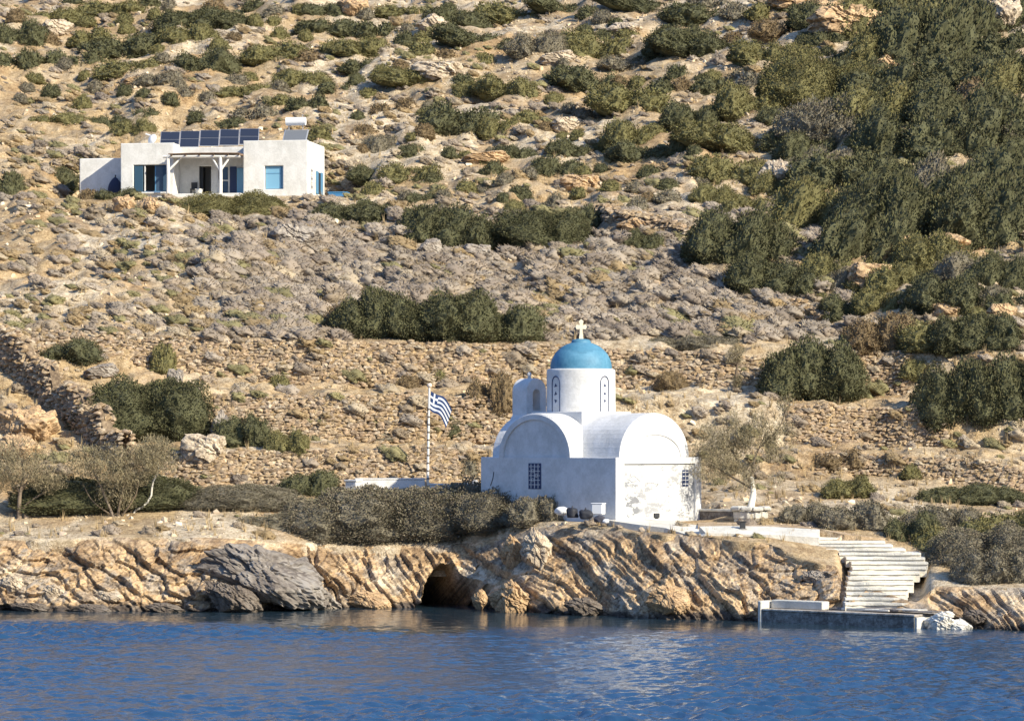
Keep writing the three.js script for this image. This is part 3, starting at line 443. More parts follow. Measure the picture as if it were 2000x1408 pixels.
  { const s = thing('solar_water_heater', 'solar water heater with a white tank on the right end of the roof', 'water heater', place(X(541), T + 0.05, -1.6), HOUSE.turn); const tilt = new THREE.Matrix4().makeRotationX(-0.75);
    part('collector', box(0, 1.72, 0, 1.3, -0.1, 0, 0.02).applyMatrix4(tilt), frameM, s); part('collector_glass', box(0.07, 1.65, 0.06, 1.24, 0.002, 0.012).applyMatrix4(tilt), M([0.16, 0.17, 0.18], { roughness: 0.3 }), s);
    { const g = new THREE.CylinderGeometry(0.29, 0.29, 1.4, 20, 1); g.rotateZ(Math.PI / 2); g.translate(0.75, 1.55, -1.1); part('tank', g, M([0.82, 0.82, 0.8], { roughness: 0.4 }), s); }
    for (const x of [0.25, 1.25]) part('leg', tube([[x, 0, -1.1], [x, 1.3, -1.1]], 0.03, 2, 5), frameM, s); part('pipe', tube([[1.2, 1.85, -1.1], [1.22, 2.0, -1.1], [1.3, 2.02, -1.1]], 0.025, 6, 5), frameM, s); }
  { const s = thing('satellite_dish', 'small white satellite dish at the left end of the solar panels', 'satellite dish', place(X(280), T, -2.2), HOUSE.turn); const g = new THREE.SphereGeometry(0.5, 16, 8, 0, 6.283, 0, 0.9); g.rotateX(1.2); g.rotateY(-0.5); g.translate(0.3, 0.35, -0.35); part('dish', g, new THREE.MeshStandardMaterial({ color: C(0.78, 0.78, 0.76), side: THREE.DoubleSide }), s); part('mast', tube([[0, 0, -0.2], [0, 0.8, -0.2]], 0.03, 2, 6), frameM, s); part('arm', tube([[0, 0.75, -0.2], [-0.35, 0.85, -0.2]], 0.05, 2, 5), M([0.78, 0.78, 0.76]), s); }
  { const s = thing('water_bin', 'blue plastic bin beside the right corner of the white house', 'bin', place(0.55, 0.0, -4.2), HOUSE.turn); part('tub', box(0, 1.35, 0, 0.62, -0.8, 0.1, 0.08), M([0.05, 0.20, 0.42], { roughness: 0.5 }), s); part('rim', box(-0.04, 1.39, 0.6, 0.68, -0.84, 0.14, 0.03), M([0.06, 0.24, 0.48], { roughness: 0.5 }), s); }
  { const s = thing('concrete_block', 'pale rough concrete footing below the blue bin', 'footing', place(0.2, -0.7, -0.9), HOUSE.turn); part('block', slab([[0, 0.68, 0], [1.9, 0.66, 0.1], [2.3, 0.62, -1.2], [0.2, 0.67, -1.6]], 1.2), M([0.58, 0.54, 0.46], { map: rockMap, bumpMap: rockBump, bumpScale: 0.04 }), s); }
  { const s = thing('covered_bundle', 'dark blue rounded bundle in the shadow against the annex wall', 'bundle', place(X(215), 0.55, -1.9), HOUSE.turn); const g = new THREE.SphereGeometry(0.5, 18, 12), p = g.attributes.position; for (let i = 0; i < p.count; i++) { const y = p.getY(i) / 0.5, k = 1 + 0.1 * noise3(p.getX(i) * 4, y * 2, p.getZ(i) * 4) - 0.45 * Math.max(0, y); p.setXYZ(i, p.getX(i) * k * 1.1, 0.45 + y * 0.75, p.getZ(i) * k * 0.7); } g.computeVertexNormals(); part('cover', g, M([0.03, 0.04, 0.08]), s); part('tie', tube([[0, 1.15, 0], [0.02, 1.35, 0]], 0.05, 2, 5), ironDark, s); }
  { const s = thing('plant_pot', 'white pot by the dark open door of the house', 'pot', place(X(384), 0.32, B + 0.6), HOUSE.turn); const g = new THREE.LatheGeometry([[0.001, 0], [0.2, 0], [0.27, 0.4], [0.3, 0.42], [0.3, 0.46], [0.22, 0.46], [0.001, 0.4]].map((q) => new THREE.Vector2(...q)), 16); part('pot', g, plaster, s); }
  { const s = thing('low_stool', 'dark stool against the shaded porch wall left of the open door', 'stool', place(X(372), 0.32, B + 0.35), HOUSE.turn); part('seat', box(-0.22, 0.22, 0.42, 0.5, -0.2, 0.2, 0.02), ironDark, s); for (const [x, z] of [[-0.18, -0.16], [0.18, -0.16], [-0.18, 0.16], [0.18, 0.16]]) part('leg', box(x - 0.025, x + 0.025, 0, 0.42, z - 0.025, z + 0.025), ironDark, s); part('backrest', box(-0.22, 0.22, 0.5, 0.95, -0.2, -0.16, 0.02), ironDark, s); }
}
// ---------------------------------------------------------------- chapel yard: flagpole, low walls, planter, odds and ends
{
  const g0 = at(835, 946), f = thing('flagpole', 'ringed white flagpole behind the low yard wall left of the chapel', 'flagpole', [g0.x, g0.y, g0.z]); const s = g0.m, H = 190 * s;
  part('pole', taper([[0, -0.3, 0], [0.04, H * 0.5, 0], [0.09, H, 0]], 0.075, 0.055, 10, 10), M([0.80, 0.77, 0.68], { roughness: 0.6 }), f);
  for (let i = 0; i < 10; i++) part('ring', new THREE.CylinderGeometry(0.083, 0.083, 0.07, 12).translate(0.015 + 0.04 * i * 0.16, 0.3 + i * 0.4, 0), M([0.12, 0.10, 0.09]), f);
  part('knob', new THREE.SphereGeometry(0.13, 14, 10).translate(0.1, H + 0.08, 0), M([0.75, 0.62, 0.5]), f);
  const fl = thing('flag', 'small blue and white striped flag drooping from the flagpole', 'flag', [g0.x + 0.12, g0.y, g0.z + 0.02]);
  const cv = document.createElement('canvas'); cv.width = 270; cv.height = 180; const k = cv.getContext('2d'); k.fillStyle = '#f4f6f8'; k.fillRect(0, 0, 270, 180); k.fillStyle = '#27406e'; for (let i = 0; i < 9; i += 2) k.fillRect(0, i * 20, 270, 20); k.fillRect(0, 0, 100, 100); k.fillStyle = '#f4f6f8'; k.fillRect(40, 0, 20, 100); k.fillRect(0, 40, 100, 20);
  const tex = new THREE.CanvasTexture(cv); tex.colorSpace = THREE.SRGBColorSpace;
  const g = new THREE.PlaneGeometry(1, 1, 24, 14), p = g.attributes.position, top = H - 8 * s;
  for (let i = 0; i < p.count; i++) { const u = p.getX(i) + 0.5, v = 0.5 - p.getY(i); const fold = 0.13 * Math.sin(u * 9 + v * 3) * u; p.setXYZ(i, (2 + 42 * u - 12 * v * u - 3 * v * (1 - u)) * s * 0.98, top - (28 * u * u + 6 * u + 36 * v + 3 * Math.sin(u * 7)) * s, fold + 0.1 * u); }
  g.computeVertexNormals(); part('cloth', g, new THREE.MeshStandardMaterial({ map: tex, side: THREE.DoubleSide, roughness: 0.85 }), fl);
}
{
  const run = (name, label, a, b, h, th, m = lime) => { const A = at(...a), B = at(...b), L = Math.hypot(B.x - A.x, B.z - A.z), w = thing(name, label, 'wall', [A.x, Math.min(A.y, B.y), A.z], Math.atan2(-(B.z - A.z), B.x - A.x)); part('wall_body', box(0, L, -0.6, h, -th, 0, 0.08), m, w); part('coping', box(-0.03, L + 0.03, h - 0.02, h + 0.06, -th - 0.03, 0.03, 0.03), m, w); return w; };
  run('yard_wall', 'long low white wall left of the flagpole foot', [694, 955], [830, 955], 0.5, 0.35);
  run('yard_wall', 'short white wall piece between flagpole and rounded white post', [838, 962], [868, 966], 0.5, 0.35);
  const post = (label, px, py, w, h) => { const a = at(px, py), o = thing('rounded_post', label, 'post', [a.x, a.y - 0.2, a.z]); const W = w * a.m, Hh = h * a.m + 0.2; part('post_body', new THREE.CapsuleGeometry(W / 2, Hh - W, 6, 14).translate(0, Hh / 2, 0), lime, o); part('footing', box(-W * 0.55, W * 0.55, -0.3, 0.25, -W * 0.5, W * 0.5, 0.08), lime, o); };
  post('stout white rounded post at the end of the yard wall', 873, 974, 15, 30);
  post('small white rounded stone at the chapel end of the yard wall, beside its twin', 911, 958, 14, 16);
  post('white rounded stone touching the chapel corner', 928, 955, 15, 18);
  { const A = at(690, 968), w = thing('gate_pier', 'shaded white pier at the left end of the yard wall', 'pier', [A.x, A.y, A.z], -0.6); part('pier_body', box(-0.35, 0.35, -0.5, 0.72, -0.25, 0.25, 0.05), lime, w); part('coping', box(-0.4, 0.4, 0.72, 0.82, -0.3, 0.3, 0.03), lime, w); }
  { const A = at(893, 966), w = thing('yard_gate', 'dark blue green gate between the rounded post and the chapel', 'gate', [A.x, A.y, A.z], 0.05); for (let i = 0; i < 5; i++) part('board', box(-0.34 + i * 0.14, -0.21 + i * 0.14, 0.05, 0.62, -0.03, 0.03, 0.01), M([0.05, 0.09, 0.12]), w); part('rail', box(-0.36, 0.36, 0.45, 0.52, -0.06, -0.03), M([0.05, 0.09, 0.12]), w); }
}
{ // round planter with a white-limed tree, low wall, lamp
  const P = pt(1467, 1022, 166), w = thing('tree_planter', 'white stone planter ring round the limed tree trunk', 'planter', P); w.scale.setScalar(1.25);
  const r = rng(9); for (let i = 0; i < 13; i++) { const a = i / 13 * 6.283, R = 0.52; for (let j = 0; j < 2; j++) part('stone', new RoundedBoxGeometry(0.3 + 0.05 * r(), 0.3, 0.24, 2, 0.06).rotateY(-a + 1.57).translate(R * Math.cos(a + j * 0.24), 0.02 + j * 0.3, R * Math.sin(a + j * 0.24)), whiteStone, w); }
  for (let i = 0; i < 10; i++) { const a = i / 10 * 6.283, R = 0.6; part('coping', new RoundedBoxGeometry(0.44, 0.16, 0.36, 2, 0.06).rotateY(-a + 1.57).translate(R * Math.cos(a), 0.54 + 0.05 * r(), R * Math.sin(a)), whiteStone, w); }
  part('earth', new THREE.CylinderGeometry(0.5, 0.5, 0.5, 16).translate(0, 0.2, 0), M([0.3, 0.22, 0.14]), w);
  const A = pt(1366, 1012, 169), B = pt(1446, 1014, 167), L = Math.hypot(B[0] - A[0], B[2] - A[2]), o = thing('stone_bench', 'low grey stone wall with whitened top right of the chapel', 'bench', A, Math.atan2(-(B[2] - A[2]), B[0] - A[0])); part('wall_body', box(0, L, -0.4, 0.34, -0.4, 0, 0.04), M([0.26, 0.24, 0.22], { map: rockMap, bumpMap: rockBump, bumpScale: 0.05 }), o); part('seat', box(-0.03, L + 0.03, 0.34, 0.46, -0.44, 0.05, 0.04), whiteStone, o);
  const Lp = pt(1451, 1041, 161.2), lamp = thing('ground_lamp', 'small dark lamp on a grey stone below the white planter', 'lamp', Lp); part('stone_base', new THREE.DodecahedronGeometry(0.28, 1).scale(1.2, 0.8, 1).translate(0, 0.02, 0), M([0.34, 0.33, 0.30], { map: rockMap }), lamp); part('lamp_body', box(-0.13, 0.13, 0.2, 0.5, -0.12, 0.12, 0.03), ironDark, lamp); part('lamp_cap', box(-0.17, 0.17, 0.5, 0.55, -0.15, 0.15, 0.02), ironDark, lamp);
}
{
  const lump = (name, label, cat, px, py, d, w, h, m, seed) => { const P = pt(px, py, d), o = thing(name, label, cat, [P[0], P[1] - 0.05, P[2]]); const g = mergeVertices(new THREE.IcosahedronGeometry(0.5, 4).deleteAttribute('uv').deleteAttribute('normal')), p = g.attributes.position; for (let i = 0; i < p.count; i++) { const k = 1 + 0.25 * noise3(p.getX(i) * 3 + seed, p.getY(i) * 3, p.getZ(i) * 3); p.setXYZ(i, p.getX(i) * k * w, (Math.max(-0.35, p.getY(i) * k) + 0.35) * h * 1.18, p.getZ(i) * k * w * 0.8); } g.computeVertexNormals(); part('body', g, m, o); return o; };
  const dark = M([0.018, 0.02, 0.028], { roughness: 0.7 });
  part('knot', new THREE.ConeGeometry(0.07, 0.16, 7).translate(0, 0.5, 0), dark, lump('dark_bundle', 'black bundle left of its neighbour at the foot of the shaded wall', 'bundle', 1118, 1009, 163.8, 0.62, 0.5, dark, 1));
  part('knot', new THREE.ConeGeometry(0.07, 0.16, 7).translate(0, 0.5, 0), dark, lump('dark_bundle', 'black bundle nearest the white box at the shaded wall', 'bundle', 1144, 1012, 163.5, 0.66, 0.46, dark, 5));
  lump('dark_bundle', 'grey sack lying below the white box at the chapel corner', 'bundle', 1171, 1018, 163.0, 0.55, 0.34, M([0.06, 0.06, 0.075]), 9);
  lump('white_stone', 'white limed stone left of the black bundles by the chapel', 'stone', 1098, 1004, 164.4, 0.7, 0.4, lime, 12);
  lump('white_stone', 'small white stone right of the grey sack at the chapel corner', 'stone', 1184, 1020, 162.8, 0.3, 0.2, lime, 15);
  const P = pt(1169, 1005, 163.6), b = thing('white_box', 'white box standing beside the black bundles at the chapel corner', 'box', [P[0], P[1], P[2]], -0.4); part('box_body', box(-0.28, 0.28, 0, 0.5, -0.22, 0.22, 0.05), M([0.82, 0.82, 0.80], { roughness: 0.6 }), b); part('lid', box(-0.3, 0.3, 0.5, 0.55, -0.24, 0.24, 0.02), M([0.82, 0.82, 0.80], { roughness: 0.6 }), b);
}
// ---------------------------------------------------------------- shrubs
function crownGeometry(seed, { leaves = 3600, size = 0.05, ragged = 0.24, flat = 0.5, needle = 0 } = {}) {
  const r = rng(seed), o = seed * 7.3;
  const radius = (x, y, z) => 0.8 + ragged * (0.75 * noise3(x * 1.7 + o, y * 1.7, z * 1.7) + 0.42 * noise3(x * 4 + o, y * 4, z * 4 + 3) + 0.2 * noise3(x * 9, y * 9 + o, z * 9));
  const core = mergeVertices(new THREE.IcosahedronGeometry(1, 7).deleteAttribute('uv').deleteAttribute('normal')), p = core.attributes.position, colour = [];
  for (let i = 0; i < p.count; i++) { const x = p.getX(i), y = p.getY(i), z = p.getZ(i), q = radius(x, y, z) * (0.9 + 0.07 * noise3(x * 15 + o, y * 15, z * 15)); p.setXYZ(i, x * q, y > 0 ? y * q : y * q * 0.5, z * q); const c = 1 + 0.3 * noise3(x * 12 + o, y * 12, z * 12); colour.push(c, c, c); }
  core.setAttribute('color', new THREE.Float32BufferAttribute(colour, 3));
  const P = [], K = [];
  for (let i = 0; i < leaves; i++) {
    let a = r() * 6.283, y = r() * 1.6 - 0.6, s = Math.sqrt(Math.max(0, 1 - y * y)), n = [s * Math.cos(a), y, s * Math.sin(a)], q = radius(...n) * (0.9 + 0.16 * r());
    const c = new THREE.Vector3(n[0] * q, y > 0 ? y * q : y * q * 0.5, n[2] * q), t = new THREE.Vector3(r() - 0.5, r() - 0.5, r() - 0.5).normalize(), up = new THREE.Vector3(n[0] + 1.1 * (r() - 0.5), n[1] + 0.1 + 1.1 * (r() - 0.5), n[2] + 1.1 * (r() - 0.5)).normalize();
    t.cross(up).normalize(); const w = size * (0.5 + 0.8 * r()), b = up.clone().multiplyScalar(w * (1.15 + needle)); t.multiplyScalar(w * 0.5 / (1 + needle));
    const A = c.clone().sub(t), B = c.clone().add(t), D = c.clone().add(b), k = 0.7 + 0.65 * r(), k2 = k * (0.92 + 0.16 * r());
    P.push(...A.toArray(), ...B.toArray(), ...D.toArray()); for (let j = 0; j < 3; j++) K.push(k * 1.02, k2, k * 0.95);
  }
  const lg = new THREE.BufferGeometry(); lg.setAttribute('position', new THREE.Float32BufferAttribute(P, 3)); lg.setAttribute('color', new THREE.Float32BufferAttribute(K, 3)); lg.computeVertexNormals();
  core.computeVertexNormals(); const g = mergeGeometries([core.toNonIndexed(), lg]);
  g.computeBoundingBox(); const bb = g.boundingBox, lo = -0.28; const sx = 2 / (bb.max.x - bb.min.x), sz = 2 / (bb.max.z - bb.min.z), sy = 1 / (bb.max.y - lo); g.translate(-(bb.max.x + bb.min.x) / 2, -lo, -(bb.max.z + bb.min.z) / 2); g.scale(sx, sy, sz); g.computeVertexNormals(); return g;
}
const crowns = [1, 2, 3, 4, 5, 6, 7].map((s) => crownGeometry(s)), wide = [11, 12, 13].map((s) => crownGeometry(s, { leaves: 6500, size: 0.04, ragged: 0.2 }));
const mounds = [51, 52, 53].map((s) => crownGeometry(s, { leaves: 20000, size: 0.026, ragged: 0.17 }));
const smallCrowns = [31, 32, 33, 34].map((s) => crownGeometry(s, { leaves: 1500, size: 0.08 }));
const stemGeometry = mergeGeometries([0, 1, 2].map((i) => taper([[0.05 * i, -0.35, 0], [0.12 * Math.cos(i * 2.1), 0.2, 0.12 * Math.sin(i * 2.1)], [0.4 * Math.cos(i * 2.1), 0.55, 0.4 * Math.sin(i * 2.1)]], 0.05, 0.02, 5, 5)));
const leafMat = { d: M([0.084, 0.084, 0.037], { vertexColors: true }), o: M([0.145, 0.132, 0.05], { vertexColors: true }), g: M([0.165, 0.145, 0.10], { vertexColors: true }), b: M([0.165, 0.118, 0.06], { vertexColors: true }) };
const bark = M([0.16, 0.12, 0.08]);
const toneWord = { d: 'dark green', o: 'olive green', g: 'grey green', b: 'brown green' };
const TEN = ['twenty', 'thirty', 'forty', 'fifty'];
const ORD0 = ['first', 'second', 'third', 'fourth', 'fifth', 'sixth', 'seventh', 'eighth', 'ninth', 'tenth', 'eleventh', 'twelfth', 'thirteenth', 'fourteenth', 'fifteenth', 'sixteenth', 'seventeenth', 'eighteenth', 'nineteenth', 'twentieth'];
const ORD = new Proxy({}, { get: (_, k) => +k < 20 ? ORD0[k] : `${TEN[Math.floor((+k + 1) / 10) - 2]}-${ORD0[(+k) % 10]}` });
// [centre column, foot row, width, height, tone, own label]
const SHRUBS = [
  [32, 92, 90, 65, 'd'], [107, 48, 95, 36, 'o'], [25, 138, 85, 50, 'd'], [88, 132, 84, 42, 'd'], [175, 90, 72, 40, 'o'], [240, 118, 132, 58, 'd'], [215, 30, 112, 38, 'o'], [145, 12, 60, 24, 'd'], [290, 16, 62, 28, 'd'],
  [402, 60, 152, 55, 'd'], [368, 88, 92, 45, 'o'], [397, 143, 112, 62, 'd'], [157, 134, 76, 38, 'd'], [252, 150, 112, 42, 'o'], [312, 166, 90, 34, 'g'], [242, 190, 36, 26, 'd'], [160, 214, 46, 28, 'o'], [186, 182, 42, 26, 'g'], [100, 245, 136, 30, 'o'],
  [290, 231, 60, 28, 'd'], [215, 256, 80, 42, 'd'], [258, 266, 75, 42, 'o'], [535, 122, 112, 46, 'o'], [500, 22, 62, 30, 'd'], [630, 36, 122, 38, 'd'], [640, 70, 120, 44, 'd'], [600, 126, 70, 34, 'b'], [662, 112, 72, 44, 'o'], [478, 190, 122, 32, 'o'],
  [590, 168, 100, 38, 'o'], [656, 186, 72, 36, 'd'], [600, 214, 72, 36, 'd'], [550, 208, 60, 30, 'o'], [492, 238, 82, 40, 'g'], [381, 242, 44, 26, 'd'], [456, 252, 66, 26, 'd'], [618, 276, 60, 36, 'o'],
  [22, 388, 58, 58, 'd', 'dark bush at the left edge of the photo level with the annex'], [120, 366, 64, 48, 'd', 'dark shrub just left of the white annex wall'], [230, 394, 84, 34, 'd', 'dark rounded shrub in front of the wide glazed door of the house'], [462, 424, 205, 50, 'o', 'long olive shrub mound in front of the right half of the house'], [172, 392, 44, 26, 'b', 'small brown shrub below the left end of the annex wall'],
  [893, 272, 150, 88, 'd'], [968, 272, 72, 52, 'o'], [818, 170, 152, 44, 'o'], [940, 197, 100, 42, 'o'], [984, 192, 106, 56, 'o'], [1033, 112, 96, 66, 'g'], [1157, 118, 122, 72, 'o'], [1150, 184, 142, 62, 'd'], [1226, 224, 146, 72, 'o'], [1220, 144, 92, 42, 'g'], [1306, 114, 92, 86, 'd'],
  [925, 90, 150, 44, 'd'], [888, 54, 102, 46, 'd'], [788, 38, 102, 38, 'o'], [730, 78, 82, 46, 'd'], [786, 90, 46, 36, 'd'], [672, 66, 50, 36, 'o'], [826, 112, 66, 40, 'o'], [703, 142, 72, 36, 'd'], [695, 108, 92, 42, 'o'], [1000, 48, 122, 50, 'o'], [1100, 28, 132, 34, 'd'], [1262, 28, 180, 32, 'd'],
  [942, 128, 52, 34, 'o'], [1026, 245, 56, 34, 'o'], [1003, 312, 76, 38, 'd'], [1084, 352, 86, 56, 'd'], [1033, 354, 46, 28, 'g'], [1116, 310, 86, 42, 'd'], [1228, 292, 106, 66, 'o'], [1243, 322, 106, 50, 'd'], [1265, 348, 54, 34, 'd'], [1328, 304, 62, 82, 'd'], [808, 308, 62, 30, 'd'], [796, 364, 106, 60, 'o'], [724, 352, 76, 38, 'd'], [735, 302, 66, 42, 'g'],
  [822, 400, 78, 26, 'd', 'small dark shrub on the crest of the long dark thicket right of the house'], [712, 446, 172, 48, 'd', 'low dark thicket trailing left towards the footing of the house'], [868, 487, 172, 92, 'd', 'broad dark thicket on the slope right of the house'], [1060, 490, 206, 84, 'd', 'long dark thicket sloping down right beside the pale rocks'], [1160, 456, 100, 56, 'd'], [1250, 490, 86, 40, 'd'],
  [738, 670, 156, 92, 'd', 'left lobe of the big dark hedge above the terrace wall'], [862, 672, 190, 94, 'd', 'middle lobe of the big dark hedge above the terrace wall'], [985, 676, 136, 68, 'd', 'right tapering lobe of the big dark hedge above the terrace wall'], [662, 652, 62, 62, 'b', 'brown shrub at the left end of the big dark hedge'],
  [1440, 524, 182, 118, 'd', 'large dark bush at the right end of the grey scrub slope'], [1510, 578, 166, 76, 'd'], [1608, 552, 96, 62, 'o'], [1576, 450, 126, 82, 'o'], [1665, 518, 132, 82, 'd'], [1730, 478, 166, 92, 'd'], [1652, 628, 106, 54, 'd'], [1715, 695, 128, 76, 'b'], [1830, 694, 132, 62, 'o'],
  [1350, 687, 152, 26, 'g', 'flat grey green shrub along the wall top right of the dome'], [1590, 790, 172, 116, 'd', 'big round dark bush growing over the terrace wall right of the dome'], [1805, 748, 92, 52, 'o'], [1880, 848, 175, 130, 'd', 'very large dark bush low at the right, left one of its pair'], [1975, 842, 170, 150, 'd', 'very large dark bush at the right edge, right one of its pair'], [1820, 544, 152, 82, 'o'], [1860, 624, 172, 82, 'd'], [1945, 564, 102, 72, 'd'], [1930, 490, 190, 100, 'd'],
  [1385, 402, 82, 46, 'o'], [1465, 414, 82, 32, 'o'], [1370, 54, 142, 52, 'd'], [1370, 116, 152, 62, 'd'], [1480, 128, 106, 60, 'o'], [1596, 220, 202, 122, 'o'], [1452, 232, 122, 72, 'o'], [1690, 190, 82, 46, 'd'], [1630, 295, 152, 84, 'g'], [1740, 315, 122, 84, 'd'], [1752, 245, 110, 72, 'd'], [1845, 320, 132, 84, 'd'], [1850, 250, 120, 76, 'd'], [1958, 385, 112, 84, 'd'],
  [1567, 322, 96, 60, 'd'], [1340, 258, 92, 62, 'd'], [1430, 304, 176, 66, 'o'], [1425, 366, 142, 72, 'o'], [1630, 380, 142, 68, 'd'], [1730, 384, 122, 72, 'd'], [1775, 130, 136, 110, 'd'], [1680, 80, 102, 82, 'o'], [1860, 114, 72, 82, 'd'], [1912, 212, 76, 46, 'b'], [1975, 196, 92, 70, 'o'], [1862, 184, 112, 62, 'd'], [1830, 414, 112, 80, 'g'], [1935, 300, 130, 84, 'd'], [1690, 250, 110, 70, 'o'],
  [1900, 700, 160, 80, 'd'], [1545, 30, 80, 40, 'd'], [1900, 440, 140, 90, 'd'], [1780, 560, 90, 50, 'o'], [1520, 250, 80, 50, 'd'], [1290, 190, 70, 40, 'd'], [1390, 190, 80, 50, 'd'],
  [282, 872, 262, 122, 'd', 'large dark hedge block below the diagonal stone wall'], [125, 718, 132, 46, 'd', 'flat dark shrub beside the top of the diagonal stone wall'], [318, 738, 60, 56, 'o', 'small olive shrub on the tan bank above the dark hedge block'], [475, 880, 102, 62, 'd', 'dark shrub sloping down right of the dark hedge block'], [560, 894, 76, 52, 'o', 'olive shrub alone at the left end of the terrace stones'],
  [230, 1010, 352, 66, 'd', 'long low dark shrub behind the sandy path at left'], [452, 1003, 240, 44, 'g', 'grey green shrub between path and terraces left of the yard wall'], [602, 978, 106, 44, 'd', 'dark shrub at the end of the sandy path beside the yard wall'],
  [550, 1038, 190, 30, 'g', 'low grey tail of the thicket beside the sandy path'], [620, 1046, 210, 48, 'g', 'grey shrub at the left end of the thicket before the chapel'], [790, 1060, 330, 92, 'g', 'big grey brown thicket before the yard wall'], [990, 1038, 210, 80, 'g', 'rounded grey thicket hiding the foot of the shaded chapel wall'], [1052, 1030, 104, 52, 'g', 'right end of the grey thicket against the shaded chapel wall'], [690, 1064, 240, 78, 'g', 'lower grey shrub spilling over the cliff edge'], [885, 1054, 240, 92, 'g', 'tall middle of the grey thicket left of the chapel'],
  [960, 820, 92, 78, 'b', 'brown green bush on the terrace left of the belfry'], [895, 862, 66, 36, 'd', 'dark shrub below the flag on the terrace'], [915, 945, 60, 40, 'g', 'grey shrub between the flagpole and the chapel corner'],
  [1660, 978, 96, 42, 'o', 'bright olive shrub on the bench right of the limed tree'], [1905, 990, 186, 36, 'd', 'long dark shrub near the right edge below the dark stones'], [1575, 1028, 96, 38, 'g', 'low grey shrub right of the planter'], [1668, 1040, 126, 50, 'g', 'grey shrub behind the top of the steps'], [1782, 1068, 104, 62, 'd', 'dark shrub right of the top of the steps'], [1835, 1052, 160, 54, 'g', 'grey green shrub uphill of the dark shrub by the steps'], [1965, 1058, 140, 56, 'o', 'olive shrub at the right edge above the big grey mass'], [1865, 1086, 150, 60, 'o', 'olive shrub behind the big grey shrub mass right of the steps'], [1935, 1116, 215, 80, 'g', 'big grey green shrub mass right of the steps'], [1945, 1146, 152, 62, 'g', 'low grey shrub on the cliff edge at the right'],
  [1640, 924, 98, 36, 'b', 'brown cushion shrub right of the limed tree crown'], [1780, 938, 52, 26, 'o', 'small olive shrub among the dark stones at right'], [545, 764, 50, 24, 'o', 'olive cushion at the foot of the upper terrace wall, left one'], [705, 757, 60, 24, 'b', 'brown cushion at the foot of the upper terrace wall, middle one'], [795, 762, 54, 26, 'b', 'brown cushion at the foot of the upper terrace wall above the flag'], [740, 862, 110, 18, 'g', 'flat grey cushion on the ledge between the lower terrace walls'], [1310, 765, 70, 34, 'b', 'brown shrub just right of the drum'], [860, 752, 46, 24, 'o', 'small olive cushion between flag and belfry'],
];
{ // more shrubs crowd the right-hand slope and dot the rest
  const r = rng(55), ok = (px, py, w) => SHRUBS.every((s) => Math.abs(s[0] - px) > (s[2] + w) * (px > 1600 ? 0.18 : 0.26) || Math.abs(s[1] - py) > (s[3] + w * 0.5) * 0.36);
  for (let i = 0, n = 0; i < 9000 && n < 225; i++) { const px = 20 + r() * 1960, py = 20 + r() * 620, right = smooth(1150, 1750, px + (300 - py) * 0.5), w = lerp(34, 125, right * r()) + 20 * r(); if (r() > 0.12 + 0.88 * right || (px < 1600 && py > 420) || (px < 690 && py > 215 && py < 420) || !ok(px, py, w)) continue; SHRUBS.push([Math.round(px), Math.round(py), w, w * (0.45 + 0.25 * r()), (px > 1600 && py < 480 ? 'dddddodg' : 'ddogoogb')[Math.floor(r() * 8)]]); n++; }
}
const zoneOf = ([px, py]) => px < 700 ? (py < 75 ? 'along the top edge above the house' : py < 160 ? 'on the high slope above the house' : 'on the slope just behind the house') : px < 1300 ? (py < 100 ? 'along the top edge at mid slope' : py < 230 ? 'on the upper middle slope' : 'on the middle slope right of the house') : (py < 130 ? 'along the top edge at right' : py < 330 ? 'on the upper right slope' : py < 500 ? 'on the right slope' : 'on the lower right slope');
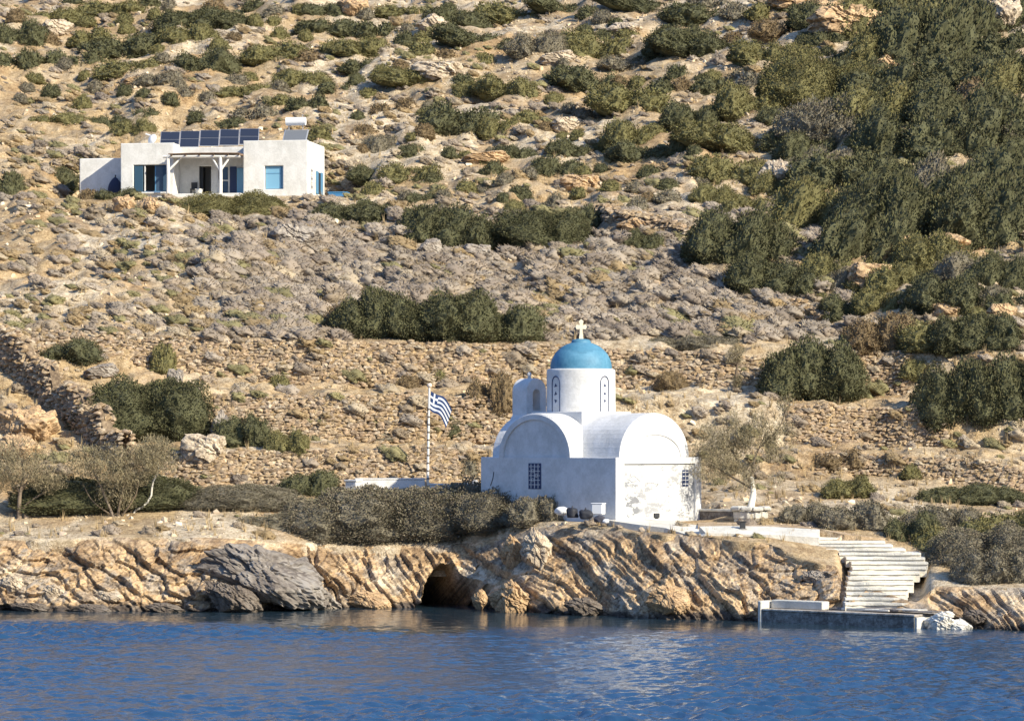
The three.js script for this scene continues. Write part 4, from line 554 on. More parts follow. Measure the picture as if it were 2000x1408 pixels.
{
  const order = SHRUBS.slice().sort((a, b) => (b[5] ? 1e6 : 0) + b[2] * b[3] - (a[5] ? 1e6 : 0) - a[2] * a[3]), kept = new Set(order.slice(0, 292)), rest = order.slice(292);   // the largest one by one, the small remainder as one mass
  const counts = {}, rank = {}; SHRUBS.filter((s) => !s[5] && kept.has(s)).slice().sort((a, b) => a[0] - b[0]).forEach((s) => { const z = zoneOf(s); counts[z] = (counts[z] ?? 0) + 1; rank[SHRUBS.indexOf(s)] = counts[z]; });
  const r = rng(31);
  { const m = new THREE.InstancedMesh(smallCrowns[1], M([1, 1, 1], { vertexColors: true }), rest.length), q = new THREE.Matrix4(), Q = new THREE.Quaternion(), e = new THREE.Euler();
    rest.forEach(([px, py, w, h, tone], i) => { const p = at(px, py - 3), W = w * p.m * 0.55, H = h * p.m; e.set(0, (i % 7) * 0.9, -0.25 * smooth(300, 1200, px)); q.compose(new THREE.Vector3(p.x, p.y - 0.2, p.z - W * 0.5), Q.setFromEuler(e), new THREE.Vector3(W, H + 0.25, W * 0.85)); m.setMatrixAt(i, q); m.setColorAt(i, leafMat[tone].color); });
    m.name = 'small_shrubs'; m.userData.kind = 'stuff'; m.userData.label = 'small scattered evergreen shrubs between the larger ones on the slope'; m.userData.category = 'shrubs'; scene.add(m); }
  SHRUBS.forEach((s, i) => {
    if (!kept.has(s)) return;
    const [px, py, w, h, tone, own] = s, p = at(px, py - Math.min(6, h * 0.1)), wood = py < 520 ? smooth(1480, 1720, px + (py - 250) * 0.25) : 0, W = w * p.m * ((py < 400 ? 1.2 : 1.1) + 0.3 * wood), H = h * p.m * ((py < 400 ? 0.92 : 1.1) + 0.55 * wood);
    const label = own ?? `${toneWord[tone]} shrub ${zoneOf(s)}, ${ORD[rank[i] - 1]} from the left there`;
    const deep = Math.min(W * 0.42, H * 1.25), o = thing('shrub', label, 'shrub', [p.x * (p.d + deep * 0.75) / p.d, p.y, p.z - deep * 0.75], 0, own ? undefined : 'shrubs ' + zoneOf(s));
    o.position.y = p.y - 0.1 - 0.1 * H - (py > 1030 ? 0.3 : 0) + 0.1 * deep - (py < 640 ? 0.12 + 0.14 * H : 0);
    const lobes = w > 199 ? [[-0.16, 0.8, 0.9], [0.15, 0.82, 1.0]] : w > 150 ? [[-0.3, 0.62, 0.86], [0.28, 0.66, 0.92], [0.0, 0.7, 1.0]] : w > 70 ? [[-0.2, 0.74, 0.88], [0.22, 0.7, 1.0]] : [[0, 1, 1]];
    lobes.forEach(([dx, sw, sh], j) => { const m = part('crown', w > 199 ? mounds[(i + j) % 3] : w > 150 ? wide[(i + j) % 3] : w < 62 || (py < 250 && w < 90) ? smallCrowns[(i + j) % 4] : crowns[(i * 3 + j) % 7], leafMat[tone], o, [dx * W, py < 640 ? -dx * W * 0.32 * smooth(300, 1200, px) : 0, (r() - 0.5) * 0.3 * deep * (lobes.length > 1)]); m.scale.set((r() < 0.5 ? -1 : 1) * W / 2 * sw * (0.9 + 0.2 * r()), (H * (py < 640 ? 1.22 : 1.1) + 0.15 + (py > 1030 ? 0.3 : 0)) * sh * (0.92 + 0.16 * r()), deep); m.rotation.y = (r() - 0.5) * 0.8; if (py < 640) m.rotation.z = -0.3 * smooth(300, 1200, px) - 0.06 * r(); });
    const st = part('stem', stemGeometry, bark, o); st.scale.set(W * 0.3, H * 0.6, deep * 0.5);
  });
}
// ---------------------------------------------------------------- tamarisks: pale trunks and feathery crowns
function tamarisk(label, px, py, crown, limbs, seed, trunkMat, lean = 0, base) {
  const p = base ? { x: base[0], y: base[1], z: base[2], m: -base[2] / F } : at(px, py), s = p.m, r = rng(seed), o = thing('tamarisk_tree', label, 'tree', [p.x, p.y - 0.1, p.z]);
  const V = ([x, y]) => [(x - px) * s, (py - y) * s, -lean * clamp((py - y) / 150)];
  limbs.forEach(([pts, r0, r1], i) => part(i ? 'limb' : 'trunk', taper(pts.map(V), r0, r1, 10, 8), i ? bark : trunkMat, o));
  const P = [], K = [];
  for (const [cx, cy, rx, ry, n] of crown) for (let i = 0; i < n * 1.05; i++) {
    const a = r() * 6.283, b = Math.acos(2 * r() - 1), q = Math.pow(r(), 0.45), C0 = new THREE.Vector3(...V([cx + rx * q * Math.sin(b) * Math.cos(a), cy - ry * q * Math.cos(b)])); C0.z += (lean ? 0.55 : 0.9) * rx * s * q * Math.sin(b) * Math.sin(a);
    if (noise3(C0.x * 1.6 + seed, C0.y * 1.6, C0.z * 1.6) < -0.12) continue;
    const up = new THREE.Vector3((r() - 0.5) * 2, 0.2 + r(), (r() - 0.5) * 2).normalize().multiplyScalar(0.1 + 0.14 * r()), t = new THREE.Vector3(r() - 0.5, 0.2 * (r() - 0.5), r() - 0.5).normalize().multiplyScalar(0.012 + 0.012 * r());
    const A = C0.clone().sub(t), B = C0.clone().add(t), D = C0.clone().add(up).addScaledVector(t, 0.4), k = 0.7 + 0.7 * r(); P.push(...A.toArray(), ...B.toArray(), ...D.toArray()); for (let j = 0; j < 3; j++) K.push(k, k, k);
  }
  const g = new THREE.BufferGeometry(); g.setAttribute('position', new THREE.Float32BufferAttribute(P, 3)); g.setAttribute('color', new THREE.Float32BufferAttribute(K, 3)); g.computeVertexNormals();
  part('crown', g, M([0.24, 0.20, 0.115], { vertexColors: true, side: THREE.DoubleSide }), o); return o;
}
const paleBark = M([0.42, 0.36, 0.28], { map: rockMap }), limedBark = M([0.74, 0.70, 0.60], { map: limeMap });
tamarisk('feathery tamarisk with forked trunk by the sandy path at the left edge', 37, 1014, [[40, 900, 75, 48, 7000], [95, 935, 40, 30, 2200], [0, 920, 50, 45, 3500]], [[[[37, 1018], [36, 990], [38, 960], [45, 925], [40, 890]], 0.13, 0.05], [[[38, 1000], [52, 980], [85, 958], [105, 945]], 0.07, 0.03], [[[38, 960], [20, 930], [5, 905]], 0.06, 0.02], [[[40, 955], [60, 925], [75, 900]], 0.06, 0.02]], 41, M([0.22, 0.17, 0.12]));
tamarisk('broad many-stemmed tamarisk over the long dark shrub at left', 225, 1008, [[170, 900, 55, 34, 4200], [240, 905, 75, 48, 8000], [300, 890, 55, 42, 4200], [235, 960, 60, 35, 3000]], [[[[222, 1010], [210, 980], [195, 945], [175, 905]], 0.08, 0.03], [[[228, 1010], [235, 970], [245, 925], [240, 885]], 0.08, 0.03], [[[225, 1008], [180, 975], [160, 940]], 0.05, 0.02], [[[235, 1008], [265, 960], [270, 920]], 0.05, 0.02]], 42, M([0.24, 0.19, 0.14]));
tamarisk('slim tamarisk with one bare curved white stem beside the path', 258, 1002, [[300, 880, 40, 36, 2200]], [[[[258, 1004], [262, 994], [280, 985], [294, 965], [297, 940], [308, 915], [305, 880]], 0.07, 0.03]], 44, limedBark);
tamarisk('large feathery tamarisk with white limed trunk in the planter', 1462, 1012, [[1440, 860, 95, 62, 11000], [1400, 905, 55, 45, 3500], [1505, 850, 60, 60, 5200], [1470, 930, 70, 32, 3500], [1540, 790, 30, 30, 900]], [[[[1462, 1012], [1466, 985], [1472, 962], [1470, 930]], 0.2, 0.11], [[[1470, 940], [1450, 905], [1430, 860], [1425, 820]], 0.09, 0.03], [[[1470, 940], [1480, 890], [1505, 840]], 0.08, 0.03], [[[1468, 950], [1435, 930], [1395, 905]], 0.06, 0.03], [[[1490, 870], [1530, 830], [1545, 790]], 0.05, 0.02]], 43, limedBark, 3.2, pt(1465, 1012, 166));
tamarisk('narrow grey climber hanging over the wall right of the dome', 1441, 762, [[1441, 700, 24, 30, 2600], [1441, 740, 10, 24, 900]], [[[[1440, 765], [1438, 735], [1442, 700]], 0.12, 0.05]], 45, bark);

// ---------------------------------------------------------------- low scrub that covers the slope: larger cushions one by one, the mass as ground cover
function cushion(seed) {
  const h = mergeVertices(new THREE.IcosahedronGeometry(1, 3).deleteAttribute('uv').deleteAttribute('normal')), p = h.attributes.position, r = rng(seed + 3), P = [];
  for (let i = 0; i < p.count; i++) { const x = p.getX(i), y = p.getY(i), z = p.getZ(i), k = 0.78 + 0.28 * noise3(x * 2 + seed, y * 2, z * 2) + 0.2 * noise3(x * 5 + seed, y * 5, z * 5); p.setXYZ(i, x * k, Math.max(-0.3, y * k), z * k); }
  for (let i = 0; i < 260; i++) { const a = r() * 6.283, y = r(), s = Math.sqrt(1 - y * y), n = new THREE.Vector3(s * Math.cos(a), y, s * Math.sin(a)), k = 0.62 + 0.28 * noise3(n.x * 2 + seed, n.y * 2, n.z * 2) + 0.2 * r(), t = new THREE.Vector3(r() - 0.5, r() - 0.5, r() - 0.5).normalize().multiplyScalar(0.035 + 0.035 * r()), A = n.clone().multiplyScalar(k); n.x += 0.7 * (r() - 0.5); n.y += 0.7 * (r() - 0.3); n.z += 0.7 * (r() - 0.5); const D = A.clone().addScaledVector(n, 0.13 + 0.15 * r()); P.push(...A.clone().sub(t).toArray(), ...A.clone().add(t).toArray(), ...D.toArray()); }
  const l = new THREE.BufferGeometry(); l.setAttribute('position', new THREE.Float32BufferAttribute(P, 3)); l.computeVertexNormals(); h.computeVertexNormals(); return mergeGeometries([h.toNonIndexed(), l]);
}
const cushions = [cushion(1), cushion(5), cushion(9)];
const scrubTones = [[0.285, 0.23, 0.17], [0.38, 0.31, 0.21], [0.26, 0.205, 0.14], [0.21, 0.185, 0.085], [0.27, 0.195, 0.10], [0.305, 0.255, 0.195], [0.235, 0.19, 0.145]];
const blockRects = SHRUBS.map(([px, py, w, h]) => [px - w * 0.4, px + w * 0.4, py - h * 0.8, py]);
const hidden = (px, py) => blockRects.some(([a, b, c, d]) => px > a && px < b && py > c && py < d);
function density(px, py) {
  if (py > 1000 || (px > 930 && px < 1700 && py > 880)) return py > 1060 ? 0.1 : 0.12;
  if (px < 700 && py > 985) return 0.05;
  const mid = inside(px, 480, 1620, 130) * inside(py, 430, 655, 35); let v = 0.42 + 0.6 * mid + 0.35 * fbm2(px * 0.006, py * 0.009, 3);
  if (py > 660 && py < 955) v = 0.09; if (inside(px, 225, 610, 1) && py > 262 && py < 384) v = 0; return v;
}
{
  const r = rng(77), lists = [[], [], []], big = []; let tries = 0, made = 0;
  while (made < 9600 && tries++ < 80000) {
    const px = -600 + r() * 3200, py = -60 + r() * 1110, patch = fbm2(px * 0.011 + 0.012 * py, py * 0.017, 3); if (r() > density(px, py) || hidden(px, py) || (patch < -0.2 && r() < 0.75)) continue;
    const p = at(px, py), [hx, hz] = houseLocal(p.x, p.z), [cu, cv] = chapelLocal(p.x, p.z); if (p.d > 400 || (hx > -18.5 && hx < 1 && hz > -6.5 && hz < 0.6) || (cu > -4.5 && cu < 8 && cv > -4 && cv < 4)) continue;
    const thick = inside(px, 480, 1620, 130) * inside(py, 430, 655, 35), w = (0.22 + 0.5 * Math.pow(r(), 2.2)) * (py > 900 ? 0.7 : 1) * (1 + 0.45 * thick), e = { p, w, h: w * (0.45 + 0.35 * r()), tone: scrubTones[patch > 0.12 && r() < 0.7 ? [3, 4, 2][Math.floor(r() * 3)] : r() < 0.75 * thick ? [0, 5, 6, 5][Math.floor(r() * 4)] : Math.floor(Math.pow(r(), 1.3) * 7)], turn: r() * 6.28, k: 0.8 + 0.4 * r(), px, py }; made++;
    if (w > 0.58 && big.length < 130 && px > 10 && px < 1990 && py > 10) big.push(e); else lists[made % 3].push(e);
  }
  lists.forEach((list, n) => { const m = new THREE.InstancedMesh(cushions[n], M([1, 1, 1]), list.length), q = new THREE.Matrix4(), e = new THREE.Euler(), Q = new THREE.Quaternion(); list.forEach((c, i) => { e.set(0.25, (c.turn - 3.14) * 0.2, -0.3); q.compose(new THREE.Vector3(c.p.x, c.p.y, c.p.z), Q.setFromEuler(e), new THREE.Vector3(c.w * 1.25, c.h, c.w * (c.turn > 3 ? 1 : -1))); m.setMatrixAt(i, q); m.setColorAt(i, C(...c.tone.map((v) => v * c.k))); }); m.name = numbered('ground_scrub'); m.userData.kind = 'stuff'; m.userData.label = ['grey brown dry cushion scrub covering the slope', 'mixed olive and brown low scrub covering the slope', 'tufted low scrub dotted over the slope'][n]; m.userData.category = 'scrub'; scene.add(m); });
  const mats = scrubTones.map((t) => M(t)), words = ['grey brown', 'pale brown', 'dark brown', 'olive', 'russet', 'pale grey', 'dull grey'];
  const zone = (c) => (c.py < 260 ? 'high up' : c.py < 440 ? 'at house level' : c.py < 660 ? 'below house level' : 'on the terraces') + (c.px < 700 ? ', left' : c.px < 1350 ? ', middle' : ', right');
  big.sort((a, b) => a.px - b.px); const seen = {};
  big.forEach((c, i) => { const ti = scrubTones.indexOf(c.tone), key = `${words[ti]} ${zone(c)}`, n = seen[key] = (seen[key] ?? 0) + 1; const o = new THREE.Mesh(cushions[i % 3], mats[ti]); o.name = 'cushion_plant'; o.position.set(c.p.x, c.p.y, c.p.z); o.scale.set(c.w, c.h, c.w); o.rotation.set(0.2, c.turn, 0); tag(o, `${words[ti]} rounded cushion plant ${zone(c)}, ${ORD[n - 1]} of its colour from left`, 'cushion plant', 'cushion plants ' + zone(c).replace(',', '')); });
}
{ // straw and loose stones over the soil
  const blade = []; const r = rng(8); for (let i = 0; i < 9; i++) { const a = r() * 6.28, l = 0.5 + r(), x = Math.cos(a), z = Math.sin(a); blade.push(0.1 * x - 0.06 * z, 0, 0.1 * z + 0.06 * x, 0.1 * x + 0.06 * z, 0, 0.1 * z - 0.06 * x, (0.1 + 0.55 * r()) * x, l, (0.1 + 0.55 * r()) * z); }
  const g = new THREE.BufferGeometry(); g.setAttribute('position', new THREE.Float32BufferAttribute(blade, 3)); g.computeVertexNormals();
  const N = 7000, m = new THREE.InstancedMesh(g, M([1, 1, 1], { side: THREE.DoubleSide }), N), q = new THREE.Matrix4(), Q = new THREE.Quaternion(), e = new THREE.Euler(); let i = 0;
  while (i < N) { const px = -500 + r() * 3000, py = r() * 1060; if (fbm2(px * 0.012, py * 0.018, 3) < -0.05) continue; const p = at(px, py), [cu, cv] = chapelLocal(p.x, p.z), [hx, hz] = houseLocal(p.x, p.z); if (p.d > 400 || (cu > -4.5 && cu < 9 && cv > -4 && cv < 4) || (hx > -18 && hx < 1 && hz > -6 && hz < 1)) continue; const s = 0.18 + 0.25 * r(); e.set(0, r() * 6.28, 0); q.compose(new THREE.Vector3(p.x, p.y - 0.03, p.z), Q.setFromEuler(e), new THREE.Vector3(s, s * (0.6 + r()), s)); m.setMatrixAt(i, q); const k = 0.7 + 0.5 * r(); m.setColorAt(i, C(0.42 * k, 0.315 * k, 0.17 * k)); i++; }
  m.name = 'dry_grass'; m.userData.kind = 'stuff'; m.userData.label = 'dry straw tufts scattered over the slope'; m.userData.category = 'grass'; scene.add(m);
}
// ---------------------------------------------------------------- stones, dry-stone walls and outcrops
function stoneGeometry(seed, squash = 0.75) { const r = rng(seed), pts = []; for (let i = 0; i < 15; i++) { const v = new THREE.Vector3(r() - 0.5, r() - 0.5, r() - 0.5).normalize().multiplyScalar(0.42 + 0.14 * r()); pts.push(v.set(v.x * 1.2, v.y * squash, v.z)); } const g = new ConvexGeometry(pts); return metricUV(g); }
const stoneShapes = [1, 2, 3, 4, 5, 6, 7, 8].map((s) => stoneGeometry(s * 13));
const stoneTones = [[0.60, 0.46, 0.29], [0.66, 0.53, 0.35], [0.56, 0.42, 0.25], [0.52, 0.41, 0.29], [0.68, 0.58, 0.43], [0.47, 0.375, 0.265], [0.62, 0.47, 0.31]];
const stoneMats = stoneTones.map((t) => M(t, { map: rockMap, bumpMap: rockBump, bumpScale: 0.02 }));
{ // loose stones lying on the soil
  const r = rng(19); stoneShapes.slice(0, 3).forEach((g, n) => { const N = 2000, m = new THREE.InstancedMesh(g, M([1, 1, 1]), N), q = new THREE.Matrix4(), Q = new THREE.Quaternion(), e = new THREE.Euler(); let i = 0;
    while (i < N) { const px = -500 + r() * 3000, py = r() * 1055; if ((py > 660 && py < 950 && r() < 0.8) || r() > 0.35 + 1.2 * fbm2(px * 0.008 + 50, py * 0.012, 3)) continue; const p = at(px, py), [cu, cv] = chapelLocal(p.x, p.z), [hx, hz] = houseLocal(p.x, p.z); if (p.d > 400 || (cu > -4.5 && cu < 9 && cv > -4 && cv < 4) || (hx > -18 && hx < 1 && hz > -6 && hz < 1)) continue; const s = 0.12 + 0.4 * Math.pow(r(), 3); e.set(r() * 6, r() * 6, r() * 6); q.compose(new THREE.Vector3(p.x, p.y, p.z), Q.setFromEuler(e), new THREE.Vector3(s, s, s)); m.setMatrixAt(i, q); const t = stoneTones[Math.floor(r() * 7)], k = 0.8 + 0.4 * r(); m.setColorAt(i, C(t[0] * k, t[1] * k, t[2] * k)); i++; }
    m.name = numbered('loose_stones'); m.userData.kind = 'stuff'; m.userData.label = 'loose ' + ['tan', 'pale', 'mixed'][n] + ' stones scattered over the slope'; m.userData.category = 'stones'; scene.add(m); });
}
const fillMat = M([1, 1, 1], { vertexColors: true, map: rockMap });
function stones(w, spots, seed) {                        // the 300 largest as parts, the rest joined
  const r = rng(seed); spots.forEach((s) => { s.size *= 0.7 + 0.7 * r(); s.shape = Math.floor(r() * 8); s.tone = Math.floor(r() * 7); s.rot = [r() * 0.5 - 0.25, r() * 0.5 - 0.25 + (r() < 0.5 ? 3.14 : 0), r() * 0.5 - 0.25]; });
  spots.sort((a, b) => b.size - a.size);
  spots.slice(0, 300).forEach((s) => { const m = part('stone', stoneShapes[s.shape], stoneMats[s.tone], w, s.p); m.scale.set(s.size * 1.1, s.size * 0.85, s.size * 0.6); m.rotation.set(...s.rot); });
  const rest = spots.slice(300); if (!rest.length) return;
  const gs = rest.map((s) => { const g = stoneShapes[s.shape].clone(); g.applyMatrix4(new THREE.Matrix4().compose(new THREE.Vector3(...s.p), new THREE.Quaternion().setFromEuler(new THREE.Euler(...s.rot)), new THREE.Vector3(s.size * 1.1, s.size * 0.85, s.size * 0.6))); const n = g.attributes.position.count, c = new Float32Array(n * 3), t = stoneTones[s.tone]; for (let i = 0; i < n; i++) c.set(t, i * 3); g.setAttribute('color', new THREE.BufferAttribute(c, 3)); return g; });
  const m = part('rubble', mergeGeometries(gs), fillMat, w); m.userData.kind = 'stuff';
}
function terraceWall(label, k0, px0, px1, seed, size = 0.34, rows) {
  const r = rng(seed), spots = [], mid = (px0 + px1) / 2, c = profile(mid)[k0], X = (mid - 1000) / F * c[0], w = thing('terrace_wall', label, 'dry-stone wall', [X, c[1], -c[0]]);
  const [fa, fb] = rows ?? [0, 1], s0 = size * 0.74;
  for (let px = px0; px < px1; px += s0 / 190 * F) { const k = profile(px), a = k[k0], b = k[k0 + 1], hgt = (b[1] - a[1]) * (fb - fa), n = Math.max(1, Math.round(hgt / (size * 0.52)));
    for (let j = 0; j <= n; j++) { if (r() < 0.06) continue; const u = fa + (fb - fa) * (j + (r() - 0.5) * 0.5) / n, q = px + (r() - 0.5) * s0 / 190 * F * 0.9, d = lerp(a[0], b[0], u), y = lerp(a[1], b[1], u); const x = (q - 1000) / F * d; spots.push({ p: [x - X, Math.max(y, ground(x, d) - 0.02) - c[1], -d + 0.03 + c[0] + 0.07 * r()], size }); } }
  stones(w, spots, seed + 1); return w;
}
terraceWall('longest dry-stone terrace wall below the dark hedge, reaching behind the dome', 6, 30, 1490, 201, 0.33);
terraceWall('tall pale dry-stone wall piece right of the big round dark bush', 6, 1665, 1780, 202, 0.30);
terraceWall('middle dry-stone terrace wall behind the flag', 4, 420, 1000, 203, 0.31);
terraceWall('pale dry-stone terrace wall right of the limed tree', 4, 1540, 1850, 204, 0.30);
terraceWall('lowest dry-stone terrace wall behind the yard wall', 2, 320, 950, 205, 0.30);
terraceWall('low dark stone wall at right behind the olive shrubs', 2, 1600, 2010, 206, 0.30);
function freeWall(label, pts, height, thick, seed) {     // a free-standing dry-stone wall running down the slope
  const r = rng(seed), A = at(...pts[0]), w = thing('field_wall', label, 'dry-stone wall', [A.x, A.y, A.z]), spots = [];
  const P = pts.map(([x, y]) => { const q = at(x, y); return new THREE.Vector3(q.x, q.y, q.z); }), curve = new THREE.CatmullRomCurve3(P), L = curve.getLength(), n = Math.ceil(L / 0.3), core = [];
  for (let i = 0; i <= n; i++) { const p = curve.getPointAt(i / n), t = curve.getTangentAt(i / n), s = new THREE.Vector3(-t.z, 0, t.x).normalize(), hh = height * (0.8 + 0.35 * noise2(i * 0.3, seed)); core.push([p, s, hh]);
    for (let y = 0; y < hh + 0.1; y += 0.24) for (const side of [-1, 1]) spots.push({ p: [p.x + s.x * side * thick / 2 + (r() - 0.5) * 0.15 - A.x, p.y + y + (r() - 0.5) * 0.12 - A.y - 0.1, p.z + s.z * side * thick / 2 + (r() - 0.5) * 0.15 - A.z], size: 0.38 });
    for (let j = 0; j < 2; j++) spots.push({ p: [p.x + (r() - 0.5) * thick - A.x, p.y + hh + 0.06 * r() - A.y, p.z + (r() - 0.5) * thick - A.z], size: 0.42 }); }
  const V = [], idx = []; core.forEach(([p, s, hh]) => { for (const [side, y] of [[-1, -0.8], [-1, hh], [1, hh], [1, -0.8]]) V.push(p.x + s.x * side * thick * 0.42 - A.x, p.y + y - A.y, p.z + s.z * side * thick * 0.42 - A.z); });
  for (let i = 0; i < core.length - 1; i++) for (let j = 0; j < 4; j++) { const a = i * 4 + j, b = i * 4 + (j + 1) % 4; idx.push(a, b, b + 4, a, b + 4, a + 4); }
  const g = new THREE.BufferGeometry(); g.setAttribute('position', new THREE.Float32BufferAttribute(V, 3)); g.setIndex(idx); const h = g.toNonIndexed(); h.computeVertexNormals(); part('wall_core', metricUV(h), M([0.30, 0.23, 0.15], { map: rockMap }), w);
  stones(w, spots, seed + 1);
}
freeWall('dark shaded dry-stone wall running diagonally down the left edge', [[-30, 688], [40, 738], [100, 792], [170, 850], [245, 908]], 2.0, 0.7, 301);
freeWall('rubble wall crossing the slope right of the dark thickets', [[1170, 418], [1230, 436], [1300, 452], [1350, 470]], 0.7, 0.9, 302);
freeWall('short crumbling wall at the upper edge of the grey scrub slope', [[1535, 600], [1575, 612], [1615, 630]], 0.55, 0.6, 303);

// boulders and outcrops: [column, foot row, width, height, tone, label]
const greyRock = M([0.40, 0.36, 0.31], { map: rockMap, bumpMap: rockBump, bumpScale: 0.06 }), paleRock = M([0.62, 0.53, 0.40], { map: rockMap, bumpMap: rockBump, bumpScale: 0.05 }), sandRock = M([0.60, 0.43, 0.25], { map: rockMap, bumpMap: rockBump, bumpScale: 0.05 }), darkRock = M([0.2, 0.17, 0.14], { map: rockMap, bumpMap: rockBump, bumpScale: 0.05 }), whiteRock = M([0.74, 0.71, 0.64], { map: limeMap, bumpMap: rockBump, bumpScale: 0.04 });
function rockGeometry(seed, { dip = 0.7, sharp = 0.7, detail = 15 } = {}) {
  const h = mergeVertices(new THREE.IcosahedronGeometry(1, detail).deleteAttribute('uv').deleteAttribute('normal')), p = h.attributes.position, o = seed * 3.7, r = rng(seed), planes = []; for (let i = 0; i < 13; i++) planes.push([new THREE.Vector3(r() - 0.5, r() - 0.5, r() - 0.5).normalize(), 0.62 + 0.25 * r()]);
  for (let i = 0; i < p.count; i++) { const v = new THREE.Vector3(p.getX(i), p.getY(i), p.getZ(i)); let q = 1.1; for (const [n, d] of planes) { const c = v.dot(n); if (c > 0.05) q = Math.min(q, d / c); }
    const w = 0.35 * fbm3(v.x * 1.5 + o, v.y * 1.5, v.z * 1.5, 3), al = v.x * Math.cos(dip) - v.y * Math.sin(dip) + w, ac = v.x * Math.sin(dip) + v.y * Math.cos(dip) + w; let c = 0; for (const [lp, lq, a, sd] of [[1.1, 0.42, 0.2, 5], [0.45, 0.16, 0.1, 50]]) { const [id, , dy, joint] = cells(al / lp + v.z + o, ac / lq + o, sd); c += a * (id - 0.5 + 0.8 * dy) - a * 0.5 * smooth(0.16, 0, joint); }
    q *= 1 + sharp * c + 0.14 * fbm3(v.x * 3 + o, v.y * 3, v.z * 3, 4); v.multiplyScalar(q); p.setXYZ(i, v.x, v.y, v.z); }
  const g = h.toNonIndexed(); g.computeVertexNormals(); g.computeBoundingBox(); const b = g.boundingBox; g.translate(-(b.min.x + b.max.x) / 2, -b.min.y, -(b.min.z + b.max.z) / 2); g.scale(1 / (b.max.x - b.min.x), 1 / (b.max.y - b.min.y), 1 / (b.max.z - b.min.z)); return metricUV(g);
}
const rockShapes = [1, 2, 3, 4, 5, 6].map((s) => rockGeometry(s, { dip: 0.5 + 0.12 * s }));
const ROCKS = [
  [578, 488, 88, 52, 'g', 'pale lichened outcrop on the slope below the house'], [838, 508, 50, 44, 'g', 'pale rock jutting below the broad dark thicket'], [930, 510, 54, 34, 'g', 'pale angular rock between the two dark thickets'], [978, 486, 40, 36, 's', 'small sandy rock right of the pale angular rock'],
  [240, 416, 46, 36, 's', 'sandy rock at the left in the bank before the house'], [288, 418, 44, 36, 's', 'sandy rock at the right in the bank before the house'], [1660, 76, 140, 66, 's', 'large sunlit sandy outcrop at the top right'], [1700, 108, 70, 40, 's', 'lower tongue of the sandy outcrop at the top right'], [1545, 22, 90, 40, 's', 'highest part of the sandy outcrop band at the top right'], [1730, 140, 70, 34, 's', 'foot of the sandy outcrop band at the top right'], [1600, 40, 80, 44, 's', 'left part of the sandy outcrop at the top right'], [1520, 372, 80, 64, 'p', 'pale ledged rock between olive shrubs on the right slope'],
  [1862, 436, 34, 44, 'p', 'pointed pale rock beside the bare grey shrub'], [1760, 508, 52, 52, 's', 'sunlit rock stack right of the dark bushes'], [1700, 570, 86, 58, 's', 'sandy slab face above the dark shrubs at right'], [1790, 604, 66, 40, 's', 'sandy ledge below the rock stack at right'], [1850, 628, 70, 40, 's', 'long sandy ledge sloping to the right edge'], [1850, 492, 90, 40, 's', 'broken sandy rocks above the olive shrub at right'], [1960, 632, 56, 40, 's', 'sandy rock at the right edge above the trees'],
  [1090, 132, 70, 36, 'p', 'pale rocks on the upper middle slope'], [850, 158, 90, 40, 'p', 'smooth pale slab on the upper middle slope'], [842, 60, 60, 34, 'p', 'angular pale rock near the top middle'], [690, 34, 60, 40, 's', 'sandy rock face near the top left of centre'], [1220, 70, 70, 30, 'p', 'pale rubble rock near the top right of centre'], [1110, 258, 60, 30, 'p', 'pale ledge on the middle slope'], [950, 322, 90, 30, 's', 'long sandy ledge on the middle slope'], [1130, 374, 70, 34, 's', 'rounded sandy rock right of the dark bush'], [1240, 452, 70, 34, 's', 'sandy rock at the rubble wall'],
  [1960, 60, 80, 70, 'p', 'white streaked crag in the top right corner'], [1905, 100, 50, 40, 'p', 'pale rock below the crag in the top right corner'], [110, 72, 60, 34, 'p', 'pale rock patch between shrubs at the top left'], [265, 170, 50, 24, 's', 'sandy rock on the slope above the solar panels'],
  [392, 905, 80, 58, 'p', 'pale upright rock right of the dark hedge block'], [430, 862, 44, 62, 'g', 'grey rock fin beside the dark hedge block'], [50, 868, 120, 76, 's', 'big sunlit tan rock left of the diagonal wall'], [30, 905, 90, 60, 's', 'tan rock at the left edge above the tamarisk'], [468, 952, 40, 26, 'd', 'dark rounded boulder behind the grey shrub'], [196, 742, 66, 34, 'g', 'grey boulder beside the diagonal wall'], [340, 760, 30, 40, 'g', 'grey upright stone below the small olive shrub'],
];
ROCKS.forEach(([px, py, w, h, t, label], i) => { const p = at(px, py - 3), m = new THREE.Mesh(rockShapes[i % 6], { g: greyRock, p: paleRock, s: sandRock, d: darkRock }[t]); m.name = 'boulder'; m.position.set(p.x, p.y - 0.12 * h * p.m - 0.1, p.z - w * p.m * 0.2); m.scale.set(w * p.m * 1.1, h * p.m * 1.15, w * p.m * 0.9); m.rotation.y = ((i * 37) % 20 - 10) * 0.04; tag(m, label, 'rock', 'rocks on the hillside'); });
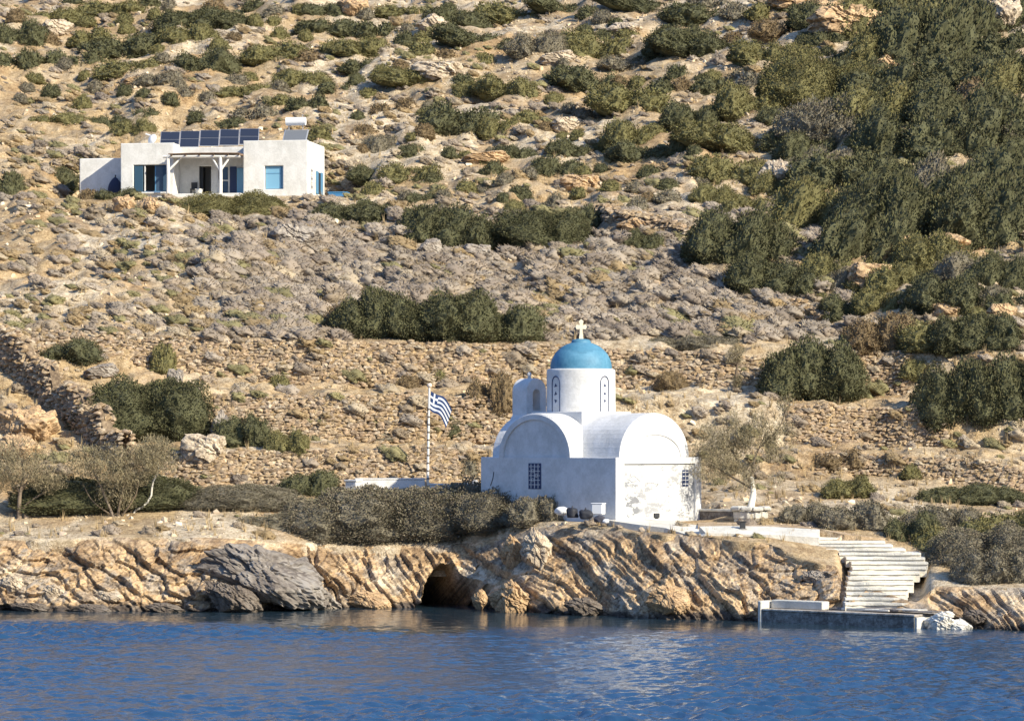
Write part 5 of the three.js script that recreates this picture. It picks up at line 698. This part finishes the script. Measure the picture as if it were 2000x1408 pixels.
// rocks along the shore: [column, foot row, distance offset from the shore, width, height, depth, tilt, material, label]
const SHORE = [
  [500, 1176, 0.0, 270, 112, 4.2, -0.62, M([0.29, 0.265, 0.235], { map: rockMap, bumpMap: rockBump, bumpScale: 0.06 }), 'huge dark grey slab leaning in the cliff left of the cave'], [440, 1196, -0.4, 130, 60, 2.2, -0.7, darkRock, 'lower grey slab at the foot of the huge leaning slab'], [1060, 1120, 2.2, 70, 90, 2, 0.35, paleRock, 'pale upright rock blade above the cave'], [1015, 1110, 2.0, 60, 70, 1.6, 0.5, sandRock, 'tilted ochre blade beside the pale rock above the cave'], [1300, 1196, -0.1, 90, 60, 1.8, -0.5, sandRock, 'ochre block at the waterline below the chapel'],
  [1600, 1150, 2.2, 90, 40, 1.4, -0.45, greyRock, 'grey slab left of the steps'], [1905, 1215, 0.3, 60, 30, 1.4, -0.4, darkRock, 'dark wet rock right of the white rocks'],
  [1838, 1230, -0.9, 66, 40, 1.6, 0.1, whiteRock, 'white limed rock at the end of the quay, nearest the quay'], [1868, 1230, -0.7, 56, 26, 1.4, 0.1, whiteRock, 'low white limed rock right of the quay end'], [1846, 1208, 0.2, 44, 20, 1.0, 0, whiteRock, 'white limed block on top of the quay-end rocks'], [1886, 1226, -0.5, 30, 16, 0.8, -0.3, whiteRock, 'small white limed rock, rightmost of those by the quay'],
  [1000, 1200, -0.9, 84, 70, 2.4, 0.15, sandRock, 'ochre buttress jutting out right of the cave'], [720, 1190, 0, 90, 40, 1.8, -0.4, sandRock, 'ochre ledge at the waterline left of the cave'], [940, 1192, -0.3, 34, 44, 1, 0.2, sandRock, 'sunlit ochre block inside the right side of the cave mouth'], [1140, 1202, -0.4, 90, 40, 1.6, -0.3, darkRock, 'dark wet ledge right of the cave'], [620, 1186, -0.2, 90, 40, 1.8, -0.5, greyRock, 'grey foot of the leaning slab'], [180, 1196, -0.3, 80, 22, 1.2, -0.2, darkRock, 'dark shore rock at left'], [60, 1194, -0.3, 90, 22, 1.2, -0.2, darkRock, 'dark shore rock nearest the left edge'], [320, 1196, -0.3, 80, 24, 1.2, -0.2, darkRock, 'dark shore rock below the ochre cliff'], [100, 1170, 0.6, 70, 34, 1.2, -0.2, paleRock, 'whitish boulder on the shore at left'], [210, 1172, 0.6, 60, 26, 1.2, -0.2, paleRock, 'second whitish boulder on the shore at left'], [20, 1160, 0.7, 60, 40, 1.2, -0.2, paleRock, 'whitish boulder at the left edge of the shore'],
];
const shoreShapes = [21, 22, 23, 24].map((s) => rockGeometry(s, { dip: 0.8, sharp: 0.6, detail: 24 }));
SHORE.forEach(([px, py, off, w, h, dep, tilt, mat, label], i) => { const d = shoreD(px) + off, s = d / F, m = new THREE.Mesh(shoreShapes[i % 4], mat), q = pt(px, py, d); m.name = 'shore_rock'; m.position.set(q[0], q[1] - 0.15, q[2]); m.scale.set(w * s, h * s * 1.1, dep); m.rotation.set(0, 0.15, tilt * 0.6); tag(m, label, 'rock', 'rocks along the shore'); });
shadows(scene);
renderer.render(scene, camera);
